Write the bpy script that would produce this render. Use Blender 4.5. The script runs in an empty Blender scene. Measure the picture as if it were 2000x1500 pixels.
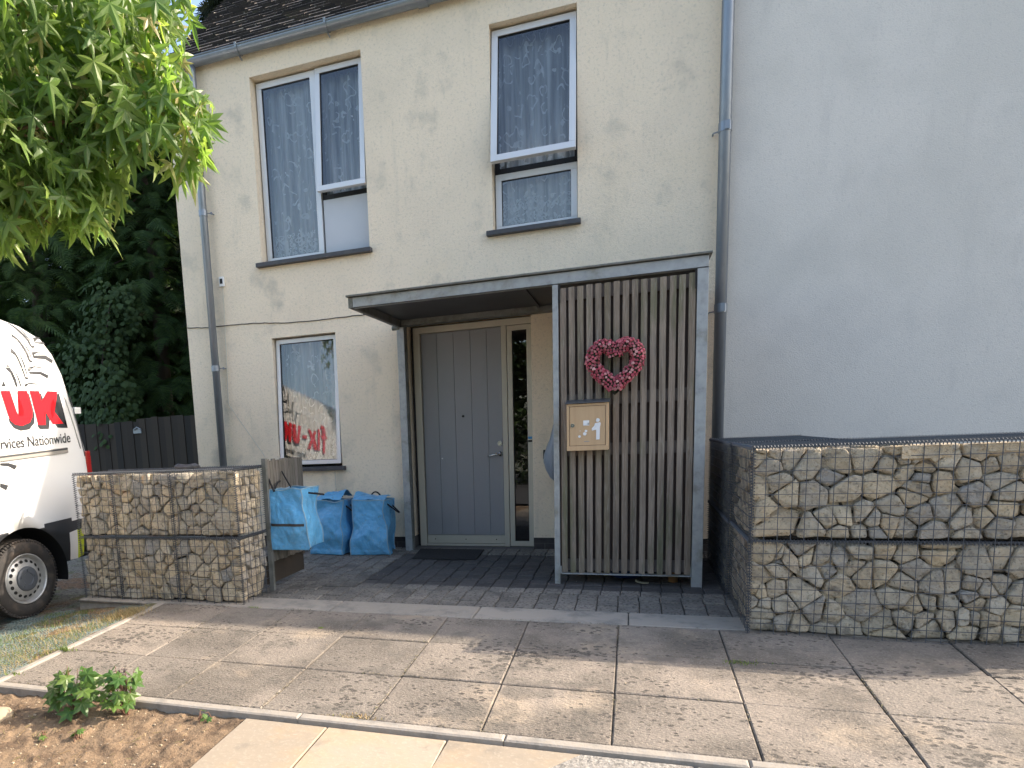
import bpy, bmesh, math, random
from mathutils import Vector, Matrix, noise
R=random.Random(7)
rad=math.radians
C=bpy.context.scene.collection
OFF={}
# ---------------------------------------------------------------- helpers
class MB:
    def __init__(s): s.v=[];s.f=[];s.mi=[]
    def add(s,v,f,m=0):
        b=len(s.v);s.v+= [tuple(p) for p in v];s.f+=[tuple(i+b for i in q) for q in f];s.mi+=[m]*len(f)
    def box(s,x0,x1,y0,y1,z0,z1,m=0,M=None):
        v=[(x,y,z) for z in(z0,z1) for y in(y0,y1) for x in(x0,x1)]
        if M: v=[M@Vector(p) for p in v]
        s.add(v,[(0,2,3,1),(4,5,7,6),(0,1,5,4),(2,6,7,3),(0,4,6,2),(1,3,7,5)],m)
    def block(s,x0,x1,y0,y1,z0,zf,c=.006,m=0):
        # chamfered block whose top follows zf(x,y)
        lo=[(x0,y0),(x1,y0),(x1,y1),(x0,y1)];hi=[(x0+c,y0+c),(x1-c,y0+c),(x1-c,y1-c),(x0+c,y1-c)]
        v=[(x,y,z0) for x,y in lo]+[(x,y,zf(x,y)-c*.8) for x,y in lo]+[(x,y,zf(x,y)) for x,y in hi]
        f=[(8,9,10,11)]
        for i in range(4):
            j=(i+1)%4;f+=[(i,j,4+j,4+i),(4+i,4+j,8+j,8+i)]
        s.add(v,f,m)
    def bar(s,p,q,r,n=4,r2=None,m=0):
        p=Vector(p);q=Vector(q);d=q-p
        if d.length<1e-6:return
        d.normalize();a=d.orthogonal().normalized();b=d.cross(a)
        r2=r if r2 is None else r2
        v=[];
        for c,rr in((p,r),(q,r2)):
            for i in range(n):
                t=2*math.pi*i/n;v.append(c+a*(rr*math.cos(t))+b*(rr*math.sin(t)))
        f=[(i,(i+1)%n,n+(i+1)%n,n+i) for i in range(n)]+[tuple(reversed(range(n))),tuple(range(n,2*n))]
        s.add(v,f,m)
    def tube(s,pts,r,n=8,m=0,caps=True):
        pts=[Vector(p) for p in pts];rs=r if isinstance(r,(list,tuple)) else [r]*len(pts)
        up=None;v=[]
        for i,p in enumerate(pts):
            d=(pts[min(i+1,len(pts)-1)]-pts[max(i-1,0)]).normalized()
            if up is None: up=d.orthogonal().normalized()
            a=(up-d*up.dot(d)).normalized();up=a;b=d.cross(a)
            for k in range(n):
                t=2*math.pi*k/n;v.append(p+a*(rs[i]*math.cos(t))+b*(rs[i]*math.sin(t)))
        f=[]
        for i in range(len(pts)-1):
            for k in range(n):
                k2=(k+1)%n;f.append((i*n+k,i*n+k2,(i+1)*n+k2,(i+1)*n+k))
        if caps:
            f.append(tuple(reversed(range(n))));f.append(tuple(range((len(pts)-1)*n,len(pts)*n)))
        s.add(v,f,m)
    def ribbon(s,pts,w,side,m=0,t=.003):
        # flat strap of width w along pts, side = width direction
        side=Vector(side).normalized();v=[];n=len(pts);pts=[Vector(p) for p in pts]
        for i,p in enumerate(pts):
            d=(pts[min(i+1,n-1)]-pts[max(i-1,0)]).normalized();nn=d.cross(side).normalized()
            for a,b in((-.5,-1),(.5,-1),(.5,1),(-.5,1)): v.append(p+side*(w*a)+nn*(t*b*.5))
        f=[]
        for i in range(n-1):
            for k in range(4):
                k2=(k+1)%4;f.append((i*4+k,i*4+k2,(i+1)*4+k2,(i+1)*4+k))
        f+=[(3,2,1,0),tuple(range(4*n-4,4*n))]
        s.add(v,f,m)
def props(o,label=None,cat=None,group=None,kind=None):
    if label:o['label']=label
    if cat:o['category']=cat
    if group:o['group']=group
    if kind:o['kind']=kind
def empty(name,loc,label,cat,group=None):
    o=bpy.data.objects.new(name,None);C.objects.link(o);o.location=loc;o.empty_display_size=.1
    OFF[o.name]=Vector(loc);props(o,label,cat,group);return o
def obj(name,mb,mats,parent=None,smooth=False,bevel=0,**kw):
    if not isinstance(mats,(list,tuple)):mats=[mats]
    o_=Vector((0,0,0))
    loc=Vector((0,0,0))
    if parent is not None: o_=OFF.get(parent.name,o_)
    elif kw.get('base') is not None: o_=Vector(kw['base']);loc=o_
    me=bpy.data.meshes.new(name)
    me.from_pydata([tuple(Vector(p)-o_) for p in mb.v],[],mb.f)
    for m in mats:me.materials.append(m)
    if len(mats)>1: me.polygons.foreach_set('material_index',mb.mi)
    if smooth: me.polygons.foreach_set('use_smooth',[True]*len(me.polygons))
    me.update()
    o=bpy.data.objects.new(name,me);C.objects.link(o);o.location=loc
    if parent is not None:o.parent=parent
    OFF[o.name]=o_
    if bevel:
        b=o.modifiers.new('bevel','BEVEL');b.width=bevel;b.segments=2;b.limit_method='ANGLE';b.harden_normals=False
    props(o,kw.get('label'),kw.get('cat'),kw.get('group'),kw.get('kind'))
    return o
def struct(name,mb,mats,**kw): return obj(name,mb,mats,kind='structure',**kw)
# ---------------------------------------------------------------- materials
def mat(name,col,rough=.7,metal=0,layers=(),bumps=(),spec=.5,rand=None,island=None,translucent=None,alpha=None,coat=0):
    m=bpy.data.materials.new(name);m.use_nodes=True;nt=m.node_tree;N=nt.nodes;L=nt.links
    bs=N['Principled BSDF'];out=N['Material Output']
    bs.inputs['Roughness'].default_value=rough;bs.inputs['Metallic'].default_value=metal
    bs.inputs['Specular IOR Level'].default_value=spec
    if coat: bs.inputs['Coat Weight'].default_value=coat;bs.inputs['Coat Roughness'].default_value=.05
    tc=N.new('ShaderNodeTexCoord')
    def tex(kind,scale,stretch=(1,1,1),detail=6,dist=0):
        mp=N.new('ShaderNodeMapping');mp.inputs['Scale'].default_value=stretch;L.new(tc.outputs['Object'],mp.inputs['Vector'])
        if kind=='noise':
            t=N.new('ShaderNodeTexNoise');t.inputs['Scale'].default_value=scale;t.inputs['Detail'].default_value=detail;t.inputs['Roughness'].default_value=.6;t.inputs['Distortion'].default_value=dist
            o=t.outputs['Fac']
        elif kind=='voronoi':
            t=N.new('ShaderNodeTexVoronoi');t.inputs['Scale'].default_value=scale;o=t.outputs['Distance']
        elif kind=='spots':
            t=N.new('ShaderNodeTexVoronoi');t.inputs['Scale'].default_value=scale;t.inputs['Randomness'].default_value=1
            nn=N.new('ShaderNodeTexNoise');nn.inputs['Scale'].default_value=scale*.09;nn.inputs['Detail'].default_value=4;L.new(mp.outputs[0],nn.inputs['Vector'])
            n2=N.new('ShaderNodeTexNoise');n2.inputs['Scale'].default_value=scale*2.5;L.new(mp.outputs[0],n2.inputs['Vector'])
            q=N.new('ShaderNodeMath');q.operation='MULTIPLY_ADD';L.new(nn.outputs['Fac'],q.inputs[0]);q.inputs[1].default_value=-1.5;L.new(t.outputs['Distance'],q.inputs[2])
            q2=N.new('ShaderNodeMath');q2.operation='MULTIPLY_ADD';L.new(n2.outputs['Fac'],q2.inputs[0]);q2.inputs[1].default_value=.5;L.new(q.outputs[0],q2.inputs[2]);o=q2.outputs[0]
        elif kind=='edge':
            t=N.new('ShaderNodeTexVoronoi');t.feature='DISTANCE_TO_EDGE';t.inputs['Scale'].default_value=scale;o=t.outputs['Distance']
        elif kind=='wave':
            t=N.new('ShaderNodeTexWave');t.inputs['Scale'].default_value=scale;t.inputs['Distortion'].default_value=dist;t.inputs['Detail'].default_value=3;o=t.outputs['Fac']
        L.new(mp.outputs[0],t.inputs['Vector']);return o
    rgb=N.new('ShaderNodeRGB');rgb.outputs[0].default_value=(*col,1);cur=rgb.outputs[0]
    def mix(fac,a,b):
        x=N.new('ShaderNodeMix');x.data_type='RGBA'
        if isinstance(fac,(int,float)):x.inputs['Factor'].default_value=fac
        else:L.new(fac,x.inputs['Factor'])
        L.new(a,x.inputs['A'])
        if isinstance(b,tuple):x.inputs['B'].default_value=(*b,1)
        else:L.new(b,x.inputs['B'])
        return x.outputs['Result']
    if rand or island:
        if rand: s=N.new('ShaderNodeObjectInfo').outputs['Random'];cols=rand
        else: s=N.new('ShaderNodeNewGeometry').outputs['Random Per Island'];cols=island
        cr=N.new('ShaderNodeValToRGB');cr.color_ramp.interpolation='LINEAR'
        e=cr.color_ramp.elements
        while len(e)<len(cols):e.new(.5)
        for i,c in enumerate(cols):e[i].position=i/(len(cols)-1);e[i].color=(*c,1)
        L.new(s,cr.inputs[0]);cur=cr.outputs[0]
    for (kind,scale,stretch,lo,hi,c,amt,*rest) in layers:
        o=tex(kind,scale,stretch,dist=rest[0] if rest else 0)
        r=N.new('ShaderNodeMapRange');r.inputs['From Min'].default_value=lo;r.inputs['From Max'].default_value=hi;r.inputs['To Max'].default_value=amt;r.interpolation_type='SMOOTHSTEP'
        L.new(o,r.inputs['Value']);cur=mix(r.outputs[0],cur,c)
    L.new(cur,bs.inputs['Base Color'])
    prev=None
    for (kind,scale,stretch,strength,dist,*rest) in bumps:
        o=tex(kind,scale,stretch,dist=rest[0] if rest else 0)
        b=N.new('ShaderNodeBump');b.inputs['Strength'].default_value=strength;b.inputs['Distance'].default_value=dist
        L.new(o,b.inputs['Height'])
        if prev is not None:L.new(prev,b.inputs['Normal'])
        prev=b.outputs[0]
    if prev is not None:L.new(prev,bs.inputs['Normal'])
    if translucent:
        t=N.new('ShaderNodeBsdfTranslucent');ms=N.new('ShaderNodeMixShader');ms.inputs[0].default_value=translucent[0]
        g=mix(1.0,cur,cur)
        hm=N.new('ShaderNodeMix');hm.data_type='RGBA';hm.blend_type='MULTIPLY';hm.inputs['Factor'].default_value=1
        L.new(cur,hm.inputs['A']);hm.inputs['B'].default_value=(*translucent[1],1)
        L.new(hm.outputs['Result'],t.inputs[0]);L.new(bs.outputs[0],ms.inputs[1]);L.new(t.outputs[0],ms.inputs[2]);L.new(ms.outputs[0],out.inputs[0])
    return m
M={}
M['render']=mat('cream render',(.83,.71,.545),.92,layers=[
 ('noise',1.0,(1,1,1),.46,.70,(.66,.575,.45),.5),('noise',3.0,(1,1,.8),.54,.72,(.44,.415,.34),.45),('noise',2.2,(5,5,.45),.56,.76,(.54,.49,.39),.3),
 ('noise',.8,(1,1,1),.52,.7,(.76,.65,.48),.5),('noise',42,(1,1,1),.50,.70,(.50,.45,.35),.45),('noise',1.7,(1,1,1),.57,.72,(.38,.355,.30),.55)],
 bumps=[('noise',110,(1,1,1),.9,.009),('noise',40,(1,1,1),.45,.012)])
M['render2']=mat('grey render',(.66,.63,.575),.92,layers=[('noise',1.3,(1,1,1),.45,.70,(.50,.49,.46),.4),('noise',2.5,(3,3,.6),.55,.75,(.50,.48,.45),.3),('noise',.5,(1,1,1),.45,.6,(.55,.53,.48),.5),('noise',60,(1,1,1),.5,.7,(.45,.44,.42),.4)],bumps=[('noise',120,(1,1,1),.7,.006)])
M['revealdirt']=M['render']
M['brick']=mat('plinth brick',(.035,.032,.034),.8,layers=[('noise',14,(1,1,1),.4,.7,(.06,.05,.05),.7)],bumps=[('noise',90,(1,1,1),.4,.004)],island=[(.03,.028,.03),(.055,.047,.046),(.04,.038,.042)])
M['mortar']=mat('mortar',(.10,.095,.09),.95)
M['alu']=mat('frame aluminium',(.62,.63,.64),.38,.2,layers=[('noise',9,(1,1,.3),.5,.8,(.5,.5,.48),.3)])
M['doorframe']=mat('door frame paint',(.46,.43,.355),.45,.1,layers=[('noise',12,(1,1,.3),.5,.8,(.36,.33,.27),.4)])
M['gasket']=mat('black gasket',(.012,.012,.014),.6)
M['panel']=mat('grey infill panel',(.50,.52,.55),.5,layers=[('noise',3,(1,1,1),.4,.8,(.42,.44,.47),.5)])
M['door']=mat('grey door paint',(.25,.253,.265),.42,layers=[('noise',2.5,(1,1,.6),.4,.75,(.21,.213,.223),.5),('noise',30,(1,1,.2),.6,.8,(.17,.17,.175),.25)],bumps=[('noise',60,(1,1,.3),.06,.002)])
M['steel']=mat('brushed steel',(.62,.61,.58),.25,1)
M['galv']=mat('galvanised steel',(.36,.375,.375),.55,.35,layers=[('noise',16,(1,1,1),.4,.65,(.22,.24,.25),.7),('voronoi',34,(1,1,1),.1,.5,(.36,.38,.39),.4),('noise',5,(1,1,1),.50,.68,(.19,.185,.14),.7)],bumps=[('noise',40,(1,1,1),.12,.003)])
M['galvdark']=mat('mossy galvanised steel',(.17,.175,.165),.65,.3,layers=[('noise',9,(1,1,1),.4,.7,(.09,.095,.07),.8),('noise',26,(1,1,1),.5,.7,(.26,.26,.23),.4)],bumps=[('noise',60,(1,1,1),.2,.003)])
M['soffit']=mat('dark soffit board',(.055,.057,.06),.6,layers=[('noise',3,(1,1,1),.4,.7,(.035,.036,.036),.6)])
M['zinc']=mat('zinc pipe',(.23,.255,.285),.42,.6,layers=[('noise',6,(1,1,.25),.5,.7,(.33,.35,.37),.5),('noise',20,(1,1,.4),.5,.75,(.17,.19,.21),.5)])
M['wood']=mat('weathered oak slat',(.2,.185,.165),.85,rand=[(.165,.13,.095),(.26,.21,.17),(.13,.108,.066),(.33,.27,.225),(.15,.122,.078),(.22,.175,.14)],layers=[
 ('noise',4,(9,9,.35),.46,.66,(.12,.10,.08),.8),('noise',14,(9,9,.4),.5,.66,(.10,.085,.065),.6),('noise',2.2,(3,3,.6),.5,.66,(.11,.115,.06),.7),('noise',40,(4,4,.25),.5,.75,(.38,.35,.31),.45)],
 bumps=[('noise',30,(6,6,.4),.5,.004)])
M['woodrail']=mat('dark rail wood',(.13,.105,.09),.85,bumps=[('noise',30,(.4,6,6),.4,.003)])
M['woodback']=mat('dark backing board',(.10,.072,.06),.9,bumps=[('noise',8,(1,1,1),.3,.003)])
M['fence']=mat('weathered fence pale',(.15,.13,.11),.88,island=[(.13,.12,.10),(.19,.17,.145),(.15,.14,.115),(.22,.195,.17)],layers=[('noise',12,(6,6,.5),.45,.7,(.06,.05,.04),.7)],bumps=[('noise',30,(6,6,.4),.5,.004)])
M['fencedark']=mat('dark fence board',(.035,.028,.022),.9,island=[(.03,.023,.018),(.055,.042,.03),(.028,.024,.02)],bumps=[('noise',20,(6,6,.4),.5,.004)])
M['box']=mat('birch mailbox wood',(.50,.345,.20),.5,layers=[('noise',4,(8,8,.7),.4,.7,(.42,.28,.155),.5)],bumps=[('noise',20,(8,8,.5),.08,.002)])
M['boxroof']=mat('mailbox roof metal',(.10,.11,.125),.35,.5)
M['sticker']=mat('white sticker',(.72,.74,.76),.5,layers=[('noise',40,(1,1,1),.55,.7,(.5,.5,.48),.5)])
M['rose']=mat('artificial rose',(.45,.07,.12),.7,rand=[(.33,.04,.075),(.42,.10,.135),(.18,.02,.035),(.60,.33,.33),(.28,.035,.065)],bumps=[('noise',160,(1,1,1),.5,.004)])
M['rosestuff']=mat('artificial roses dense',(.45,.07,.12),.7,island=[(.36,.05,.085),(.48,.11,.15),(.25,.03,.05),(.55,.24,.25)])
M['moss']=mat('wreath greenery',(.018,.026,.014),.9,bumps=[('noise',70,(1,1,1),1,.01)])
M['blue']=mat('blue woven plastic',(.12,.40,.68),.38,layers=[('noise',4,(1,1,1),.47,.68,(.11,.31,.50),.4),('noise',11,(1,1,1.4),.50,.64,(.22,.50,.76),.3,1.5),('noise',20,(1,1,1),.56,.70,(.15,.22,.27),.4,1.0),('noise',60,(1,1,1),.6,.7,(.35,.30,.22),.3)],bumps=[('noise',6,(1,1,.7),.8,.03,1.2),('noise',16,(1,1,.8),.45,.010,1.2)],spec=.45)
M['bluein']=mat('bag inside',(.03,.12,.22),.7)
M['seam']=mat('bag seam tape',(.27,.42,.52),.7)
M['strap']=mat('black webbing',(.012,.012,.014),.8)
M['zip']=mat('zip tape',(.05,.045,.045),.7)
M['greybag']=mat('blue grey plastic sheet',(.22,.26,.31),.4,bumps=[('noise',12,(1,1,.5),.6,.02,1)])
SL=[('noise',9,(1,1,1),.44,.64,(.32,.28,.22),.5),('noise',26,(1,1,1),.5,.68,(.60,.49,.32),.5),('noise',60,(1,1,1),.55,.68,(.10,.09,.07),.6),('noise',16,(1,1,1),.56,.68,(.13,.125,.115),.55)]
M['stone']=mat('gabion limestone',(.4,.33,.23),.9,rand=[(.60,.49,.33),(.40,.37,.32),(.68,.57,.40),(.50,.43,.32),(.35,.335,.31),(.58,.46,.30),(.56,.50,.40),(.45,.40,.31)],layers=SL,bumps=[('noise',14,(1,1,1),1,.05),('noise',55,(1,1,1),.8,.012)])
M['stonegrey']=mat('gabion stone darker',(.3,.28,.2),.9,rand=[(.30,.26,.17),(.20,.18,.13),(.38,.33,.21),(.16,.15,.12)],layers=[('noise',24,(1,1,1),.5,.7,(.07,.068,.05),.7),('noise',9,(1,1,1),.55,.7,(.34,.30,.2),.5)],bumps=[('noise',16,(1,1,1),1,.04),('noise',60,(1,1,1),.8,.01)])  # darker stone tone for the right hand baskets' side faces and rear baskets
M['stonein']=mat('gabion inner stone',(.3,.26,.2),.9,island=[(.36,.30,.21),(.22,.20,.17),(.42,.35,.24),(.28,.25,.2)],layers=SL,bumps=[('noise',16,(1,1,1),1,.04)])
M['gapshade']=mat('gabion core rubble',(.045,.04,.034),.95,bumps=[('noise',14,(1,1,1),1,.05)])  # near black, paints the shade in the gaps between stones
M['wire']=mat('gabion wire',(.075,.085,.10),.5,.3)
M['blocks']=mat('grey block paving',(.1,.1,.1),.9,island=[(.12,.11,.096),(.20,.182,.157),(.155,.142,.125),(.24,.218,.188)],layers=[('noise',2.5,(1,1,1),.5,.66,(.07,.066,.06),.6),('noise',14,(1,1,1),.5,.7,(.22,.205,.175),.6),('noise',50,(1,1,1),.48,.64,(.04,.038,.035),.75)],bumps=[('noise',70,(1,1,1),.6,.006),('noise',14,(1,1,1),.3,.006)])
M['blocksdark']=mat('charcoal block paving',(.04,.04,.045),.85,island=[(.045,.041,.040),(.075,.069,.066),(.058,.054,.052)],layers=[('noise',12,(1,1,1),.52,.68,(.085,.08,.078),.6),('noise',50,(1,1,1),.5,.66,(.018,.018,.018),.6)],bumps=[('noise',70,(1,1,1),.6,.006)])
M['joint']=mat('sand joint',(.045,.04,.034),.95,layers=[('noise',5,(1,1,1),.5,.62,(.17,.14,.10),.8),('noise',60,(1,1,1),.45,.6,(.03,.027,.022),.6)])
M['kerb']=mat('kerb concrete',(.27,.24,.20),.9,island=[(.27,.24,.20),(.32,.285,.24)],layers=[('noise',7,(1,1,1),.45,.7,(.13,.128,.12),.6),('noise',50,(1,1,1),.5,.7,(.32,.31,.29),.5)],bumps=[('noise',90,(1,1,1),.5,.005)])
M['slab']=mat('concrete flag',(.3,.27,.23),.88,island=[(.25,.21,.17),(.205,.178,.148),(.28,.235,.19),(.178,.155,.13)],layers=[
 ('noise',1.5,(1,1,1),.44,.62,(.105,.09,.073),.8),('noise',2.4,(1,1,1),.55,.70,(.38,.305,.22),.6),('noise',9,(1,1.5,1),.5,.68,(.17,.15,.125),.5),
 ('spots',24,(1,1.35,1),-.24,-.34,(.065,.056,.047),.95),('noise',34,(1,1,1),.52,.68,(.13,.115,.095),.4),('noise',100,(1,1,1),.5,.66,(.42,.365,.29),.35),('noise',4.5,(1,1,1),.53,.64,(.10,.09,.075),.5)],
 bumps=[('noise',55,(1,1.6,1),.9,.012),('noise',140,(1,1,1),.6,.006),('noise',7,(1,1,1),.3,.01)])
M['slabsand']=mat('buff sandstone paving',(.5,.38,.24),.8,island=[(.31,.26,.20),(.275,.228,.17),(.33,.28,.215)],layers=[('noise',2.5,(1,1,1),.45,.66,(.38,.27,.155),.55),('noise',6,(1,1,1),.54,.70,(.19,.165,.13),.6),('noise',14,(1,4,1),.56,.72,(.30,.26,.21),.5),('noise',60,(1,1,1),.52,.68,(.42,.37,.29),.35)],bumps=[('noise',30,(1,1,1),.3,.005),('noise',4,(1,1,1),.3,.012)])
M['slabgrey']=mat('rough grey flag',(.27,.25,.22),.9,layers=[('noise',40,(1,1,1),.45,.62,(.13,.12,.105),.8),('noise',90,(1,1,1),.5,.65,(.45,.42,.37),.6)],bumps=[('noise',60,(1,1,1),.9,.012)])
M['soil']=mat('dry soil',(.20,.137,.083),.97,layers=[('noise',5,(1,1,1),.45,.7,(.28,.195,.12),.6),('noise',9,(1,1,1),.46,.60,(.095,.06,.035),.8),('noise',40,(1,1,1),.5,.68,(.15,.10,.06),.7),('voronoi',70,(1,1,1),.16,.05,(.38,.29,.19),.5)],bumps=[('noise',40,(1,1,1),.9,.02),('noise',120,(1,1,1),.6,.01)])
M['bay']=mat('gravel bay',(.23,.21,.165),.97,layers=[('noise',2.2,(1,1,1),.46,.58,(.24,.12,.05),.8),('noise',3,(1,1.7,1),.5,.60,(.13,.16,.055),.65),('voronoi',60,(1,1,1),.35,.1,(.42,.39,.33),.7),('noise',40,(1,1,1),.48,.64,(.05,.045,.035),.8)],bumps=[('noise',60,(1,1,1),1,.03)])
M['net']=mat('plastic ground net',(.12,.165,.155),.7)
M['asphalt']=mat('asphalt',(.055,.055,.055),.9,layers=[('noise',80,(1,1,1),.5,.7,(.10,.10,.10),.6)])
M['earth']=mat('ground earth',(.12,.12,.08),.95,layers=[('noise',2,(1,1,1),.4,.7,(.08,.10,.04),.7)])
M['tile']=mat('roof tile',(.06,.055,.055),.85,island=[(.024,.023,.026),(.05,.044,.043),(.065,.053,.048),(.033,.031,.034)],layers=[('noise',30,(1,1,1),.6,.7,(.42,.42,.38),.7),('noise',6,(1,1,1),.55,.75,(.10,.10,.06),.5)],bumps=[('noise',40,(1,1,1),.5,.008)])
M['sill']=mat('slate sill',(.055,.055,.06),.6,layers=[('noise',12,(1,1,1),.5,.7,(.12,.115,.10),.5)])
M['white']=mat('van white paint',(.80,.80,.79),.22,spec=.5,coat=.6)
M['vandark']=mat('dark grey bumper plastic',(.045,.048,.055),.55)
M['tyre']=mat('tyre rubber',(.03,.027,.025),.85,layers=[('noise',9,(1,1,1),.45,.7,(.11,.085,.065),.6)],bumps=[('noise',60,(1,1,1),.2,.003)])
M['rim']=mat('steel rim',(.50,.50,.49),.38,.5,layers=[('noise',14,(1,1,1),.5,.7,(.25,.21,.17),.45)])
M['cap']=mat('hub cap',(.09,.10,.115),.45,.2)
M['black']=mat('matt black',(.008,.008,.009),.7)
M['redtext']=mat('red vinyl lettering',(.72,.012,.022),.35)
M['darktext']=mat('black vinyl lettering',(.035,.037,.042),.4)
M['lime']=mat('lime reflective sticker',(.50,.58,.03),.4)
M['redlight']=mat('red lamp lens',(.30,.012,.012),.15)
M['mould']=mat('grey van moulding',(.30,.285,.26),.5)
M['seamgrey']=mat('van panel seam',(.42,.42,.41),.5)
M['darkglass']=mat('dark glass',(.01,.012,.014),.05)
M['leaf']=mat('sweetgum leaf',(.09,.15,.03),.36,island=[(.40,.34,.18),(.09,.16,.045),(.18,.27,.075),(.11,.18,.05),(.13,.21,.055),(.20,.29,.08),(.10,.175,.06),(.16,.24,.065),(.28,.35,.11),(.22,.30,.08)],translucent=(.58,(1.6,1.75,.9)),spec=.5)
M['leaf2']=mat('maple seedling leaf',(.07,.15,.03),.4,island=[(.05,.12,.025),(.09,.17,.035),(.13,.20,.045)],translucent=(.4,(1.4,1.5,.8)))
M['purple']=mat('purple young leaf',(.07,.025,.04),.5)
M['bark']=mat('bark',(.10,.08,.06),.9,bumps=[('noise',20,(3,3,.7),.8,.02)])
M['twig']=mat('reddish twig',(.16,.08,.05),.7)
M['conifer']=mat('cypress foliage',(.03,.05,.02),.8,island=[(.03,.062,.02),(.05,.10,.028),(.075,.135,.035),(.04,.075,.025)],translucent=(.25,(1.3,1.4,.8)))
M['conifer2']=mat('shade toned conifer foliage',(.015,.024,.013),.85,island=[(.012,.02,.012),(.02,.032,.016),(.03,.045,.02)],translucent=(.15,(1.3,1.4,.8)))  # greens darkened to carry the deep shade among the rear trees
M['ivy']=mat('ivy leaf',(.02,.04,.015),.8,island=[(.022,.048,.012),(.045,.08,.018),(.03,.062,.014)],translucent=(.2,(1.3,1.4,.8)))
M['grass']=mat('green weed',(.10,.17,.03),.6,island=[(.08,.15,.03),(.14,.20,.05),(.20,.22,.07)],translucent=(.4,(1.4,1.4,.8)))
M['straw']=mat('dry grass',(.38,.28,.14),.8,island=[(.40,.30,.15),(.30,.20,.09),(.22,.22,.08)])
M['shed']=mat('grey shed felt',(.07,.075,.078),.9)
M['whiteplastic']=mat('white plastic',(.7,.7,.68),.4)
M['cable']=mat('black cable',(.03,.03,.03),.6)
M['cablewhite']=mat('white cable',(.55,.53,.46),.6)
M['rubber']=mat('rubber doormat',(.012,.012,.013),.9,bumps=[('voronoi',60,(1,1,1),.8,.006)])
M['bluetub']=mat('blue tub plastic',(.015,.035,.12),.5)
M['clay']=mat('clay pot',(.30,.16,.06),.8)
M['jointmoss']=mat('joint moss',(.12,.11,.06),.9,island=[(.10,.10,.04),(.20,.17,.11),(.06,.055,.04),(.28,.23,.15)])
M['paper']=mat('dry curled leaf',(.42,.38,.26),.7)
M['bluesticker']=mat('blue security sticker',(.03,.22,.45),.4)
M['pebble']=mat('pebble',(.3,.25,.18),.9,island=[(.26,.20,.13),(.36,.29,.2),(.16,.12,.085)])
def glass():
    m=bpy.data.materials.new('window glass');m.use_nodes=True;nt=m.node_tree;N=nt.nodes;L=nt.links;N.remove(N['Principled BSDF'])
    t=N.new('ShaderNodeBsdfTransparent');t.inputs[0].default_value=(.86,.89,.90,1)
    g=N.new('ShaderNodeBsdfGlossy');g.inputs['Roughness'].default_value=.004
    fr=N.new('ShaderNodeFresnel');fr.inputs['IOR'].default_value=1.5
    mr=N.new('ShaderNodeMath');mr.operation='MULTIPLY_ADD';mr.inputs[1].default_value=1.7;mr.inputs[2].default_value=.06;mr.use_clamp=True
    ms=N.new('ShaderNodeMixShader');L.new(fr.outputs[0],mr.inputs[0]);L.new(mr.outputs[0],ms.inputs[0]);L.new(t.outputs[0],ms.inputs[1]);L.new(g.outputs[0],ms.inputs[2]);L.new(ms.outputs[0],N['Material Output'].inputs[0])
    return m
M['glass']=glass()
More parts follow.
